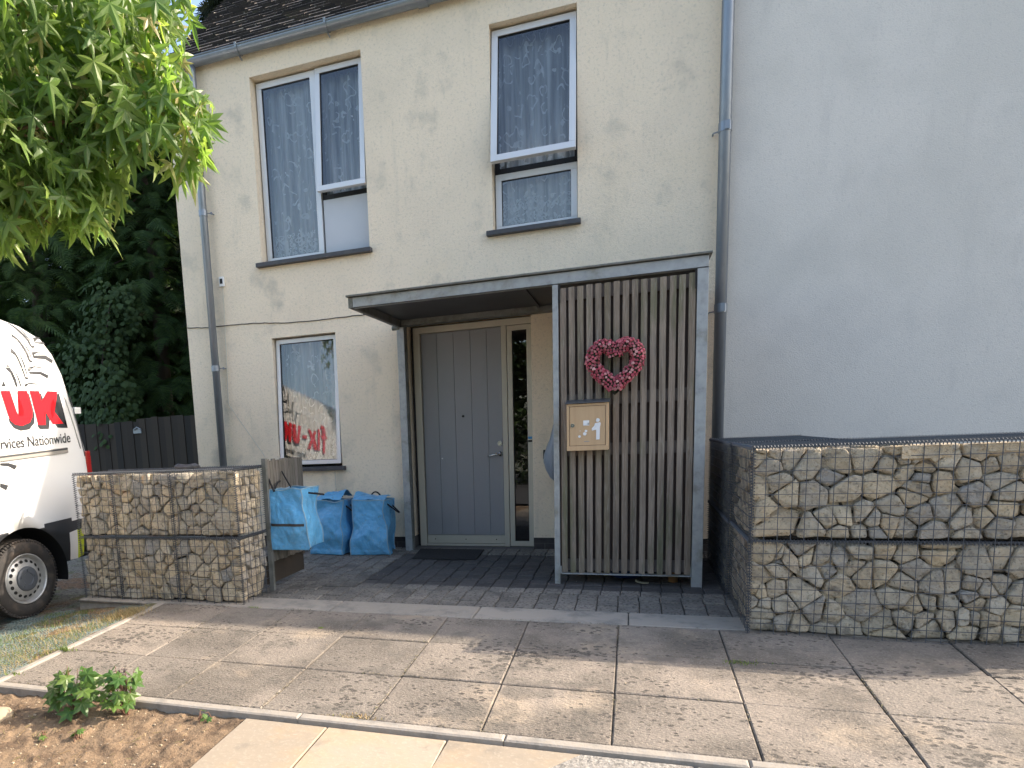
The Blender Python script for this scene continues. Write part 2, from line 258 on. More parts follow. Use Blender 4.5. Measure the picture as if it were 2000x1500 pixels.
def lace():
    m=bpy.data.materials.new('lace curtain');m.use_nodes=True;nt=m.node_tree;N=nt.nodes;L=nt.links;N.remove(N['Principled BSDF'])
    def math_(op,a,b=None,c=None,clamp=False):
        x=N.new('ShaderNodeMath');x.operation=op;x.use_clamp=clamp
        for i,k in enumerate((a,b,c)):
            if k is None:continue
            if isinstance(k,(int,float)):x.inputs[i].default_value=k
            else:L.new(k,x.inputs[i])
        return x.outputs[0]
    uv=N.new('ShaderNodeUVMap');sp=N.new('ShaderNodeSeparateXYZ')
    L.new(uv.outputs[0],sp.inputs[0])
    nz=N.new('ShaderNodeTexNoise');nz.inputs['Scale'].default_value=9;L.new(uv.outputs[0],nz.inputs['Vector'])
    add=N.new('ShaderNodeVectorMath');add.operation='MULTIPLY_ADD';L.new(nz.outputs['Color'],add.inputs[0]);add.inputs[1].default_value=(.10,.10,0);L.new(uv.outputs[0],add.inputs[2])
    v=N.new('ShaderNodeTexVoronoi');v.inputs['Scale'].default_value=8;L.new(add.outputs[0],v.inputs['Vector'])
    ring=math_('COMPARE',v.outputs['Distance'],.40,.05)
    nm=N.new('ShaderNodeTexNoise');nm.inputs['Scale'].default_value=7;L.new(uv.outputs[0],nm.inputs['Vector'])
    msk=math_('GREATER_THAN',nm.outputs['Fac'],.47)
    ring=math_('MULTIPLY',ring,msk)
    # flowers: voronoi blobs with petals
    v2=N.new('ShaderNodeTexVoronoi');v2.inputs['Scale'].default_value=6;v2.inputs['Randomness'].default_value=.8;L.new(uv.outputs[0],v2.inputs['Vector'])
    nz2=N.new('ShaderNodeTexNoise');nz2.inputs['Scale'].default_value=55;L.new(uv.outputs[0],nz2.inputs['Vector'])
    d2=math_('MULTIPLY_ADD',nz2.outputs['Fac'],.26,v2.outputs['Distance'])
    fl=math_('LESS_THAN',d2,.285)
    # dense border near the hem
    v3=N.new('ShaderNodeTexVoronoi');v3.inputs['Scale'].default_value=22;L.new(add.outputs[0],v3.inputs['Vector'])
    hm=math_('MULTIPLY',math_('COMPARE',v3.outputs['Distance'],.4,.12),math_('LESS_THAN',sp.outputs['Y'],.28))
    pat=math_('MAXIMUM',math_('MAXIMUM',ring,fl),hm)
    mp=N.new('ShaderNodeMapping');mp.inputs['Scale'].default_value=(1,.06,1);L.new(uv.outputs[0],mp.inputs[0])
    pz=N.new('ShaderNodeTexNoise');pz.inputs['Scale'].default_value=16;pz.inputs['Detail'].default_value=4;L.new(mp.outputs[0],pz.inputs['Vector'])
    pr_=N.new('ShaderNodeMapRange');pr_.inputs['From Min'].default_value=.38;pr_.inputs['From Max'].default_value=.64;pr_.inputs['To Min'].default_value=.42;pr_.inputs['To Max'].default_value=.92;L.new(pz.outputs['Fac'],pr_.inputs['Value'])
    al=math_('MULTIPLY_ADD',pat,.6,pr_.outputs[0],clamp=True)
    d=N.new('ShaderNodeBsdfDiffuse');d.inputs[0].default_value=(.93,.93,.93,1)
    tl=N.new('ShaderNodeBsdfTranslucent');tl.inputs[0].default_value=(.8,.82,.86,1)
    dm=N.new('ShaderNodeMixShader');dm.inputs[0].default_value=.3;L.new(d.outputs[0],dm.inputs[1]);L.new(tl.outputs[0],dm.inputs[2])
    t=N.new('ShaderNodeBsdfTransparent');ms=N.new('ShaderNodeMixShader')
    L.new(al,ms.inputs[0]);L.new(t.outputs[0],ms.inputs[1]);L.new(dm.outputs[0],ms.inputs[2]);L.new(ms.outputs[0],N['Material Output'].inputs[0])
    return m
M['lace']=lace()
# ---------------------------------------------------------------- ground
def G(y): return .02*y if y>-2.35 else -.047+.06*(y+2.35)
def GB(x,y): return G(y)-.11*min(1.6,max(0,-3.42-x))-.006
mb=MB();mb.add([(-80,-60,-1.4),(80,-60,-1.4),(80,90,-.3),(-80,90,-.3)],[(0,1,2,3)]);struct('ground',mb,M['earth'])
mb=MB()
for i in range(1):mb.add([(-30,-20,-.62),(30,-20,-.62),(30,-8.3,-.50),(-30,-8.3,-.50)],[(0,1,2,3)])
struct('road',mb,M['asphalt'])
# block forecourt
def blocks(x0,x1,y0,y1,bw,bd,inside,seed):
    r=random.Random(seed);mb=MB();row=0;y=y1
    while y>y0+.02:
        yb=max(y-bd,y0);x=x0-bw*r.uniform(0,.10)
        while x<x1:
            xa=max(x,x0);xb=min(x+bw,x1)
            if xb-xa>.03 and inside((xa+xb)/2,(y+yb)/2):
                dz=r.uniform(-.003,.003);tx=r.uniform(-.012,.012)
                mb.block(xa+.003,xb-.003,yb+.006,y-.006,-.09,lambda a,b,dz=dz,tx=tx,xm=xa:G(b)+dz+tx*(a-xm),.006)
            x+=bw
        y=yb;row+=1
    return mb
dark=lambda x,y: x>-2.07 and -1.53<y<-.30 
struct('block_paving',blocks(-4.2,7,-2.06,-.0,.133,.1373,lambda x,y:not dark(x,y),3),M['blocks'])
struct('charcoal_paving',blocks(-2.07,.60,-1.53,-.30,.134,.1367,lambda x,y:True,4),M['blocksdark'])
mb=MB();mb.add([(-4.2,0.3,-.011),(-4.2,-2.36,-.062),(7,-2.36,-.062),(7,.3,-.011)],[(0,1,2,3)])
mb.add([(-3.42,-2.34,-.062),(-3.42,-3.86,-.151),(7,-3.86,-.151),(7,-2.34,-.062)],[(0,1,2,3)]);struct('paving_bed',mb,M['joint'])
mb=MB();xs=[-4.2,-3.6,-2.95,-1.99,-.97,-.02,.95,1.93,2.9,3.9,4.9,5.9,6.9]
for a,b in zip(xs,xs[1:]): mb.block(a+.003,b-.003,-2.335,-2.066,-.2,lambda x,y:G(y)+R.uniform(-.0004,.0004),.008)
xs=[-3.36,-2.4,-1.46,-.5,.42,1.4,2.3,3.3,4.3,5.3,6.3]
for a,b in zip(xs,xs[1:]): mb.block(a+.002,b-.002,-3.872,-3.815,-.35,lambda x,y:G(y)+.004,.008)
ys=[-2.34,-3.1,-3.875]
for a,b in zip(ys,ys[1:]): mb.block(-3.415,-3.365,b,a,-.35,lambda x,y:G(y)+.004,.008)
struct('kerb',mb,M['kerb'])
mb=MB();xs=[-3.36,-2.77,-2.25,-1.69,-1.13,-.61,-.075,.47,1.01,1.55,2.1,2.64,3.2,3.75,4.3,4.9,5.5,6.1];ys=[-2.34,-2.81,-3.31,-3.81]
for a,b in zip(xs,xs[1:]):
    for c,d in zip(ys,ys[1:]):
        dz=R.uniform(-.003,.003);tx=R.uniform(-.004,.004);ty=R.uniform(-.004,.004)
        mb.block(a+.0022,b-.0022,d+.0022,c-.0022,-.3,lambda x,y,dz=dz,tx=tx,ty=ty,a=a,c=c:G(y)+dz+tx*(x-a)+ty*(y-c),.006)
struct('pavement',mb,M['slab'])
# sandstone slabs and grey flags in the foreground
def poly_slab(mb,pts,zf,th=.06,c=.005):
    cx=sum(p[0] for p in pts)/len(pts);cy=sum(p[1] for p in pts)/len(pts);n=len(pts)
    lo=[(x,y) for x,y in pts];hi=[]
    for x,y in pts:
        d=math.hypot(x-cx,y-cy);hi.append((x-(x-cx)/d*c*1.4,y-(y-cy)/d*c*1.4))
    v=[(x,y,zf(x,y)-th) for x,y in lo]+[(x,y,zf(x,y)-c) for x,y in lo]+[(x,y,zf(x,y)) for x,y in hi]
    f=[tuple(range(2*n,3*n))]
    for i in range(n):
        j=(i+1)%n;f+=[(i,j,n+j,n+i),(n+i,n+j,2*n+j,2*n+i)]
    mb.add(v,f)
zs=lambda x,y:G(y)-.014
mb=MB();xs=[-1.728,-1.30,-.74,-.17]
for a,b in zip(xs,xs[1:]):
    yy=[-3.885,-4.62,-5.36,-6.1,-6.85]
    for c,d in zip(yy,yy[1:]):
        if c>-4 and b>-.3: pts=[(a+.004,c),(b-.01,c),(-.37,-4.09),(-.60,-4.32),(-.76,-4.42)]
        elif b>-.3: pts=[(a+.004,c-.004),(b-.004,c-.004),(b-.004,d+.004),(a+.004,d+.004)]
        else: pts=[(a+.004,c-.004),(b-.004,c-.004),(b-.004,d+.004),(a+.004,d+.004)]
        poly_slab(mb,pts[::-1],zs)
struct('path',mb,M['slabsand'])
zg=lambda x,y:G(y)-.012
mb=MB()
poly_slab(mb,[(-.185,-3.884),(.225,-3.884),(.10,-3.99),(-.10,-4.30),(-.12,-4.62),(-.74,-4.62),(-.745,-4.43),(-.585,-4.31),(-.355,-4.08)][::-1],zg)
poly_slab(mb,[(.24,-3.884),(.86,-3.884),(.86,-4.62),(-.11,-4.62),(-.09,-4.30),(.112,-3.995)][::-1],zg)
for k in range(9):
    x=.868+k*.6;poly_slab(mb,[(x,-3.884),(x+.59,-3.884),(x+.59,-4.62),(x,-4.62)][::-1],zg)
for k in range(12):
    for j in range(3):
        x=-.16+k*.6;poly_slab(mb,[(x,-4.63-j*.72),(x+.59,-4.63-j*.72),(x+.59,-5.34-j*.72),(x,-5.34-j*.72)][::-1],zg)
struct('footway',mb,M['slabgrey'])
mb=MB();mb.add([(-1.74,-3.87,-.215),(-1.74,-8.3,-.48),(7,-8.3,-.48),(7,-3.87,-.215)],[(3,2,1,0)]);struct('footway_bed',mb,M['joint'])
# soil bed
def grid(x0,x1,y0,y1,nx,ny,zf):
    mb=MB();v=[(x0+(x1-x0)*i/nx,y0+(y1-y0)*j/ny) for j in range(ny+1) for i in range(nx+1)]
    mb.add([(x,y,zf(x,y)) for x,y in v],[(j*(nx+1)+i,j*(nx+1)+i+1,(j+1)*(nx+1)+i+1,(j+1)*(nx+1)+i) for j in range(ny) for i in range(nx)]);return mb
def zsoil(x,y):
    n=noise.fractal(Vector((x*3,y*3,1)),1,2,4)*.012+noise.fractal(Vector((x*14,y*14,5)),1,2,3)*.009+max(0,noise.noise(Vector((x*40,y*40,2))))*.010+max(0,noise.noise(Vector((x*17,y*17,9)))-.1)*.022
    return G(y)-.034+n
struct('soil_bed',grid(-5.2,-1.732,-6.2,-3.873,300,200,zsoil),M['soil'],smooth=True)
struct('parking_bay',grid(-11,-3.415,-9,2.9,150,200,lambda x,y:GB(x,min(y,0))+noise.fractal(Vector((x*9,y*9,2)),1,2,3)*.008),M['bay'],smooth=True)
# plastic reinforcement net lying on the bay
mb=MB()
def nz(x,y):return GB(x,y)+.006+noise.noise(Vector((x*6,y*6,0)))*.008
x=-4.9
while x<-3.43:
    pts=[(x+.006*math.sin(40*y_),y_,nz(x,y_)) for y_ in [-2.36-.05*i for i in range(40)]]
    for a,b in zip(pts,pts[1:]):
        if noise.noise(Vector((a[0]*4,a[1]*4,3)))>-.12+.0*R.random(): mb.bar(a,b,.0026,3)
    x+=.034
y=-2.37
while y>-4.3:
    pts=[(x_,y+.006*math.sin(37*x_),nz(x_,y)) for x_ in [-4.9+.05*i for i in range(30)]]
    for a,b in zip(pts,pts[1:]):
        if noise.noise(Vector((a[0]*4,a[1]*4,3)))>-.12+.0*R.random(): mb.bar(a,b,.0026,3)
    y-=.034
obj('ground_reinforcement_net',mb,M['net'],base=(-4.1,-3.2,-.2),label='green grey plastic net pressed into the gravel parking bay by the van',cat='ground mesh')
# tufts
def blade(mb,p,h,w,lean,r):
    a=r.uniform(0,6.28);d=Vector((math.cos(a),math.sin(a),0));s=Vector((-d.y,d.x,0))*w
    p=Vector(p);p1=p+Vector((0,0,h*.55))+d*lean*.3*h;p2=p+Vector((0,0,h))+d*lean*h
    mb.add([p-s,p+s,p1+s*.7,p1-s*.7,p2],[(0,1,2,3),(3,2,4)])
r=random.Random(5);mb=MB()
for i in range(15000):
    x=r.uniform(-4.75,-3.43);y=r.uniform(-4.2,-2.4)
    if noise.noise(Vector((x*2.3,y*2.3,8)))<.0:continue
    blade(mb,(x,y,GB(x,y)),r.uniform(.006,.026),.0016,r.uniform(.2,1.2),r)
obj('bay_grass',mb,M['grass'],kind='stuff',label='short sparse green grass growing through the parking bay net',cat='grass')
mb=MB()
for i in range(5000):
    t=r.random();x=-3.44-abs(r.gauss(0,.35));y=-2.45-r.random()*1.7
    if r.random()<.4: x=-3.5+r.gauss(0,.07);y=-2.62+r.gauss(0,.07)
    blade(mb,(x,y,GB(x,y)),r.uniform(.01,.05),.0013,r.uniform(.2,1.3),r)
obj('dry_grass',mb,M['straw'],kind='stuff',label='straw coloured dry grass along the path edge of the parking bay',cat='grass')
def tuft(x,y,z,n,h,label,m='grass',spread=.03):
    mb=MB();r=random.Random(int(x*1000+y*77))
    for i in range(n):blade(mb,(x+r.gauss(0,spread),y+r.gauss(0,spread*.35),z),r.uniform(.4,1)*h,.0028,r.uniform(.3,1.6),r)
    obj('weed',mb,M[m],base=(x,y,z),label=label,cat='weed')
tuft(-3.36,-3.34,G(-3.34)+.002,70,.035,'green weed in the edge of the paving halfway up the bay side')
tuft(-3.38,-3.72,G(-3.72),40,.022,'small green weed at the front left paving corner')
tuft(.505,-2.84,G(-2.84),60,.018,'green weed in a slab joint below the right stone basket',spread=.05)
tuft(-1.20,-3.80,G(-3.8),120,.010,'straw coloured dried weed along the front kerb joint','straw',.05)
tuft(-2.585,-2.352,G(-2.35),26,.016,'tiny weed by the bottom corner of the left stone basket')
# ---------------------------------------------------------------- house
H=empty('terraced_house',(-1,0,0),'cream rendered two storey house with grey front door and tiled roof','house')
YB=8.0
def wall_holes(x0,x1,z0,z1,holes,yf,yb,mb):
    xs=sorted({x0,x1,*[h[0] for h in holes],*[h[1] for h in holes]});zs_=sorted({z0,z1,*[h[2] for h in holes],*[h[3] for h in holes]})
    for a,b in zip(xs,xs[1:]):
        for c,d in zip(zs_,zs_[1:]):
            cx,cz=(a+b)/2,(c+d)/2
            if any(h[0]<cx<h[1] and h[2]<cz<h[3] for h in holes):continue
            mb.add([(a,yf,c),(b,yf,c),(b,yf,d),(a,yf,d)],[(0,1,2,3)])
    for (a,b,c,d) in holes:
        mb.add([(a,yf,c),(a,yb,c),(a,yb,d),(a,yf,d)],[(0,1,2,3)]);mb.add([(b,yf,c),(b,yf,d),(b,yb,d),(b,yb,c)],[(0,1,2,3)])
        mb.add([(a,yf,d),(a,yb,d),(b,yb,d),(b,yf,d)],[(0,1,2,3)]);mb.add([(a,yf,c),(b,yf,c),(b,yb,c),(a,yb,c)],[(0,1,2,3)])
W1=(-3.607,-2.418,2.945,4.712);W2=(-1.212,-.468,2.93,4.652);WS=(-3.555,-2.83,.85,2.195);DO=(-2.09,-.885,.0,2.19)
mb=MB();wall_holes(-4.58,.70,.11,4.98,[W1,W2,WS,(DO[0],DO[1],.11,DO[3])],0,.24,mb);mb.f=[q for q in mb.f if not(all(abs(mb.v[i][2]-.11)<1e-6 for i in q))];mb.mi=[0]*len(mb.f)
# underside and plinth return
mb.add([(-4.58,0,.11),(-4.58,.03,.11),(DO[0],.03,.11),(DO[0],0,.11)],[(0,1,2,3)])
mb.add([(DO[1],0,.11),(DO[1],.03,.11),(.70,.03,.11),(.70,0,.11)],[(0,1,2,3)])
obj('wall',mb,M['render'],H)
mb=MB();mb.add([(-4.58,0,.11),(-4.58,YB,.11),(-4.58,YB,4.98),(-4.58,YB/2,8.83),(-4.58,0,4.98)],[(0,1,2,3,4)])
mb.add([(-4.58,YB,.0),(.7,YB,0),(.7,YB,4.98),(-4.58,YB,4.98)],[(0,1,2,3)]);mb.add([(.7,.25,0),(.7,YB,0),(.7,YB,4.98),(.7,YB/2,8.83),(.7,.25,5.1)],[(0,1,2,3,4)])
obj('gable_wall',mb,M['render'],H)
# plinth bricks
mb=MB();b2=MB()
def brickrun(x0,x1,y,ax=0):
    for row in range(2):
        x=x0-(.10 if row else 0)
        while x<x1:
            a=max(x+.004,x0);b=min(x+.196,x1)
            if b-a>.02: mb.box(a,b,y,y+.06,-.08+.068*row+.004,-.08+.068*row+.064)
            x+=.2
    mb.box(x0,x1,y+.001,y+.06,.057,.108)
    b2.box(x0,x1,y+.004,y+.05,-.1,.057)
brickrun(-4.57,DO[0],.014);brickrun(DO[1],.70,.014)
obj('plinth',mb,M['brick'],H);obj('plinth_mortar',b2,M['mortar'],H)
mb=MB();mb.box(DO[0],DO[0]+.004,.02,.24,-.02,.11);mb.box(DO[1]-.004,DO[1],.02,.24,-.02,.11);mb.box(DO[0],DO[1],-.01,.3,-.06,-.002);obj('threshold',mb,M['mortar'],H)
# sash helper -------------------------------------------------
def frame_box(mb,x0,x1,z0,z1,y0,y1,w,wb=None,T=None):
    wb=wb or w
    mb.box(x0,x1,y0,y1,z1-w,z1,M=T);mb.box(x0,x1,y0,y1,z0,z0+wb,M=T);mb.box(x0,x0+w,y0,y1,z0+wb,z1-w,M=T);mb.box(x1-w,x1,y0,y1,z0+wb,z1-w,M=T)
def sash(parent,x0,x1,z0,z1,y,w,out=0,label=None,wb=None,fm='alu'):
    T=None
    if out:
        a=math.asin(out/(z1-z0));T=Matrix.Translation((0,y,z1))@Matrix.Rotation(-a,4,'X')@Matrix.Translation((0,-y,-z1))
        # rotate about the head so that the foot swings outwards (towards -y)
    mb=MB();frame_box(mb,x0,x1,z0,z1,y,y+.05,w,wb,T);o=obj('sash_frame',mb,M[fm],parent,bevel=.002,label=label)
    mb=MB();g=w-.002;wb=wb or w
    frame_box(mb,x0+w-.006,x1-w+.006,z0+wb-.006,z1-w+.006,y+.008,y+.042,.010,T=T);obj('gasket',mb,M['gasket'],parent)
    mb=MB();v=[(x0+w-.004,y+.02,z0+wb-.004),(x1-w+.004,y+.02,z0+wb-.004),(x1-w+.004,y+.02,z1-w+.004),(x0+w-.004,y+.02,z1-w+.004)]
    if T:v=[T@Vector(p) for p in v]
    mb.add(v,[(0,1,2,3)]);obj('pane',mb,M['glass'],parent)
def sill(parent,x0,x1,z,d=.06,t=.042):
    mb=MB();mb.box(x0,x1,-d,.16,z-t,z);obj('sill',mb,M['sill'],parent,bevel=.004)
def lace_curtain(x0,x1,z0,z1,y,seed,label,group=None,amp=.022):
    r=random.Random(seed);n=int((x1-x0)*90);nz_=24;mb=MB();ph=[r.uniform(0,6.28) for _ in range(4)]
    v=[];uvs=[]
    for j in range(nz_+1):
        z=z0+(z1-z0)*j/nz_
        for i in range(n+1):
            x=x0+(x1-x0)*i/n;k=.6+.4*(j/nz_)
            xx=x+.02*math.sin(2*z+seed)*(1-j/nz_)
            yy=y+amp*k*(math.sin(xx*58+ph[0]+1.7*math.sin(xx*7+ph[1]))+.6*math.sin(xx*27+ph[2]+z*.4))+.006*math.sin(xx*120+ph[3])
            v.append((x,yy,z));uvs.append(((x-x0)*1.35+seed,(z-z0)))
    f=[(j*(n+1)+i,j*(n+1)+i+1,(j+1)*(n+1)+i+1,(j+1)*(n+1)+i) for j in range(nz_) for i in range(n)]
    mb.add(v,f);o=obj('net_curtain',mb,M['lace'],base=((x0+x1)/2,y,z0),smooth=True,label=label,cat='curtain',group=group)
    uv=o.data.uv_layers.new(name='UVMap')
    for lp in o.data.loops: uv.data[lp.index].uv=uvs[lp.vertex_index]
    return o
# upper left window
mb=MB();x0,x1,z0,z1=W1;frame_box(mb,x0+.004,x1-.004,z0+.002,z1-.004,.135,.2,.03);mb.box(-2.95,-2.92,.135,.2,z0+.03,z1-.03);mb.box(-2.92,x1-.03,.135,.2,3.50,3.545)
w=obj('window',mb,M['gasket'],H,label='upper left window with an open sash above a grey panel')
sash(w,-3.592,-2.945,2.955,4.69,.10,.055)
sash(w,-2.935,-2.428,3.535,4.69,.085,.05,.10,'top hung sash pushed open at its foot')
mb=MB();mb.box(-2.93,-2.428,.115,.15,2.958,3.492);obj('infill_panel',mb,M['panel'],w,bevel=.002)
sill(w,-3.65,-2.39,2.945)
lace_curtain(-3.56,-2.45,2.98,4.66,.235,1,'white floral net curtain inside the upper window at left','net curtains in the windows')
# upper right window
mb=MB();x0,x1,z0,z1=W2;frame_box(mb,x0+.004,x1-.004,z0+.002,z1-.004,.135,.2,.03);mb.box(x0+.03,x1-.03,.135,.2,3.44,3.5)
w=obj('window',mb,M['gasket'],H,label='upper right window with its top sash pushed open')
sash(w,-1.202,-.476,3.472,4.63,.075,.055,.19,'top hung sash pushed open at its foot')
sash(w,-1.202,-.478,2.94,3.445,.11,.055)
sill(w,-1.265,-.44,2.93)
lace_curtain(-1.18,-.50,2.97,4.62,.235,4,'white floral net curtain inside the upper window at right','net curtains in the windows')
# ground floor window
mb=MB();x0,x1,z0,z1=WS;frame_box(mb,x0+.004,x1-.004,z0+.002,z1-.004,.125,.19,.03)
w=obj('window',mb,M['gasket'],H,label='narrow ground floor window, slightly ajar')
sash(w,-3.542,-2.84,.875,2.18,.062,.042,.075,'white sash ajar at its foot')
sill(w,-3.60,-2.79,.85)
lace_curtain(-3.52,-2.86,.88,2.16,.235,7,'white floral net curtain inside the ground floor window','net curtains in the windows')
# door ---------------------------------------------------------
DY=.12
mb=MB();frame_box(mb,-2.072,-.893,0.0,2.178,DY+.012,DY+.09,.02);obj('frame_gasket',mb,M['gasket'],H)
mb=MB();mb.box(-2.052,-.898,DY,DY+.07,2.112,2.172);mb.box(-2.052,-1.985,DY,DY+.07,.0,2.112);mb.box(-1.183,-1.133,DY,DY+.07,.0,2.112)
mb.box(-1.985,-1.183,DY+.01,DY+.07,0,.022)
fr=obj('door_frame',mb,M['doorframe'],H,bevel=.003)
# door leaf with grooves
mb=MB();gx=[-1.980,-1.821,-1.652,-1.485,-1.326,-1.187];yd=DY+.028
for a,b in zip(gx,gx[1:]):
    mb.box(a+.0022,b-.0022,yd,yd+.04,.112,2.108)
mb.box(-1.981,-1.186,yd+.006,yd+.04,.111,2.109)
dr=obj('front_door',mb,M['door'],H,bevel=.0012,label='grey front door of vertical planks')
mb=MB();mb.box(-1.98,-1.187,yd-.004,yd+.036,.026,.108);obj('kick_plate',mb,M['doorframe'],dr,bevel=.002)
mb=MB()
for x in(-1.9,-1.58,-1.27):mb.bar((x,yd-.007,.067),(x,yd,.067),.005,8)
obj('screw',mb,M['steel'],dr)
mb=MB();mb.tube([(-1.215,yd,.912),(-1.215,yd-.045,.912)],.009);mb.tube([(-1.215,yd-.045,.912),(-1.24,yd-.05,.910),(-1.33,yd-.05,.893)],.0085);mb.bar((-1.215,yd-.006,.912),(-1.215,yd,.912),.024,16);obj('handle',mb,M['steel'],dr,smooth=True)
mb=MB();mb.bar((-1.218,yd-.012,1.012),(-1.218,yd,1.012),.022,16);mb.bar((-1.218,yd-.016,1.012),(-1.218,yd-.01,1.012),.012,12);obj('lock',mb,M['steel'],dr)
mb=MB();mb.bar((-1.575,yd-.006,1.292),(-1.575,yd,1.292),.012,14);obj('spyhole',mb,M['black'],dr)
mb=MB();mb.bar((-1.80,yd-.002,.885),(-1.80,yd,.885),.007,10);obj('scuff_mark',mb,M['whiteplastic'],dr)
# sidelight
mb=MB();frame_box(mb,-1.128,-.898,.004,2.108,DY+.002,DY+.07,.047,.05);sl=obj('sidelight',mb,M['doorframe'],H,bevel=.003,label='narrow glazed sidelight right of the door')
mb=MB();frame_box(mb,-1.083,-.943,.052,2.063,DY+.012,DY+.05,.006);obj('gasket',mb,M['gasket'],sl)
mb=MB();mb.add([(-1.08,DY+.03,.055),(-.946,DY+.03,.055),(-.946,DY+.03,2.06),(-1.08,DY+.03,2.06)],[(0,1,2,3)]);obj('pane',mb,M['glass'],sl)
mb=MB();mb.box(-.942,-.905,DY-.001,DY+.002,1.045,1.068);obj('blue_sticker',mb,M['bluesticker'],sl)
mb=MB();mb.box(-.942,-.905,DY-.001,DY+.002,1.015,1.035);obj('black_sticker',mb,M['black'],sl)
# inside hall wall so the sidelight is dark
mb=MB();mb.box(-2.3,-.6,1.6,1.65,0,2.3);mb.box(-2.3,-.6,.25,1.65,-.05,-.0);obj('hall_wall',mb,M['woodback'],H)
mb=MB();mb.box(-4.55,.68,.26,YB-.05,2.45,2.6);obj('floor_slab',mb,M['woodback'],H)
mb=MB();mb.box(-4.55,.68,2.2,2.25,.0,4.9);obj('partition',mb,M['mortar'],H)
# roof: courses of tiles
mb=MB();T0=.957;nc=56;cw=.104
sl_=math.atan(T0);cs,sn=math.cos(sl_),math.sin(sl_)
def roof(mb,xa,xb,nrow,seed):
    r=random.Random(seed)
    for k in range(nrow):
        s0=-.075/cs+k*cw;x=xa-(.08 if k%2 else 0)
        while x<xb:
            a=max(x,xa);b=min(x+.165,xb)
            if b-a>.02:
                lift=.022+r.uniform(0,.010);dd=r.uniform(-.008,.008)
                # tile from s0 to s0+cw+.03, thick lip at front
                def P(xx,s,h):return (xx,s*cs-h*sn,5.01+s*sn+h*cs)
                v=[P(a+.002,s0+dd,0),P(b-.002,s0+dd,0),P(a+.002,s0+dd,lift),P(b-.002,s0+dd,lift),P(a+.002,s0+cw+.02,.004),P(b-.002,s0+cw+.02,.004)]
                mb.add(v,[(0,1,3,2),(2,3,5,4),(0,2,4),(1,5,3)])
            x+=.165
roof(mb,-4.66,.70,nc,1)
mb.add([(-4.655,-.06,4.935),(.7,-.06,4.935),(.7,YB/2,8.84),(-4.655,YB/2,8.84)],[(0,1,2,3)])
mb.add([(-4.655,YB+.2,4.84),(.7,YB+.2,4.84),(.7,YB/2,8.84),(-4.655,YB/2,8.84)],[(3,2,1,0)])
mb.box(-4.66,.7,YB/2-.1,YB/2+.1,8.80,8.93)
obj('roof',mb,M['tile'],H)
# gutter half round
mb=MB()
def gutter(mb,xa,xb):
    n=12;r_=.062;yc=-.070;zc=4.958;v=[]
    for x in(xa,xb):
        for rr in(r_,r_-.004):
            for i in range(n+1):
                t=math.pi+math.pi*i/n;v.append((x,yc+rr*math.cos(t),zc+rr*math.sin(t)))
    m=n+1;f=[]
    for i in range(n):
        f.append((i,i+1,2*m+i+1,2*m+i));f.append((m+i,3*m+i,3*m+i+1,m+i+1))
    for o_ in(0,n): f.append((o_,2*m+o_,3*m+o_,m+o_))
    for b in(0,2*m):
        for i in range(n): f.append((b+i,b+m+i,b+m+i+1,b+i+1))
    mb.add(v,f)
    mb.tube([(xa,-.134,4.962),(xb,-.134,4.962)],.008)
gutter(mb,-4.70,.70);g=obj('gutter',mb,M['zinc'],H,smooth=False)
for x in(-3.66,-2.71,-.8,.2):
    mb=MB();pts=[(x,-.070+.068*math.cos(math.pi+math.pi*i/12),4.958+.068*math.sin(math.pi+math.pi*i/12)) for i in range(13)]
    mb.ribbon([(x,-.142,4.98)]+pts,.022,(1,0,0),t=.005);mb.tube([(x,-.07,4.885),(x,-.02,4.872)],.008);obj('bracket',mb,M['zinc'],g)
mb=MB();pts=[(-1.78,-.070+.069*math.cos(math.pi+math.pi*i/12),4.958+.069*math.sin(math.pi+math.pi*i/12)) for i in range(13)];mb.ribbon(pts,.09,(1,0,0),t=.006);obj('union_clip',mb,M['zinc'],g)
mb=MB();mb.tube([(-4.21,-.075,4.90),(-4.21,-.078,4.84),(-4.208,-.08,4.79),(-4.205,-.084,4.70),(-4.205,-.085,4.62),(-4.205,-.085,.0)],.040,16)
dp=obj('downpipe',mb,M['zinc'],H,smooth=True)
for z in(1.93,3.5,4.45):
    mb=MB();mb.tube([(-4.205,-.085,z-.03),(-4.205,-.085,z+.03)],.045,16);mb.tube([(-4.165,-.07,z),(-4.13,-.05,z),(-4.13,0,z)],.006,6);mb.bar((-4.13,-.055,z),(-4.13,-.045,z),.013,8);obj('clip',mb,M['zinc'],dp)
# ---------------------------------------------------------------- neighbour
N_=empty('neighbour_house',(4,0,0),'grey rendered house adjoining on the right beyond the zinc downpipe','house')
mb=MB();wall_holes(.70,8.5,.11,4.98,[],.035,.24,mb);obj('wall',mb,M['render2'],N_)
mb=MB();roof(mb,.70,8.5,nc,2);mb.add([(.7,-.06,4.935),(8.5,-.06,4.935),(8.5,YB/2,8.84),(.7,YB/2,8.84)],[(0,1,2,3)]);mb.add([(.7,YB+.2,4.84),(8.5,YB+.2,4.84),(8.5,YB/2,8.84),(.7,YB/2,8.84)],[(3,2,1,0)]);obj('roof',mb,M['tile'],N_)
mb=MB();b2=MB();brickrun(.70,8.5,.045);obj('plinth',mb,M['brick'],N_);obj('plinth_mortar',b2,M['mortar'],N_)
mb=MB();gutter(mb,.70,8.5);obj('gutter',mb,M['zinc'],N_)
mb=MB();mb.add([(8.5,0,0),(8.5,YB,0),(8.5,YB,4.98),(8.5,4,8.83),(8.5,0,4.98)],[(0,1,2,3,4)]);obj('gable_wall',mb,M['render2'],N_)
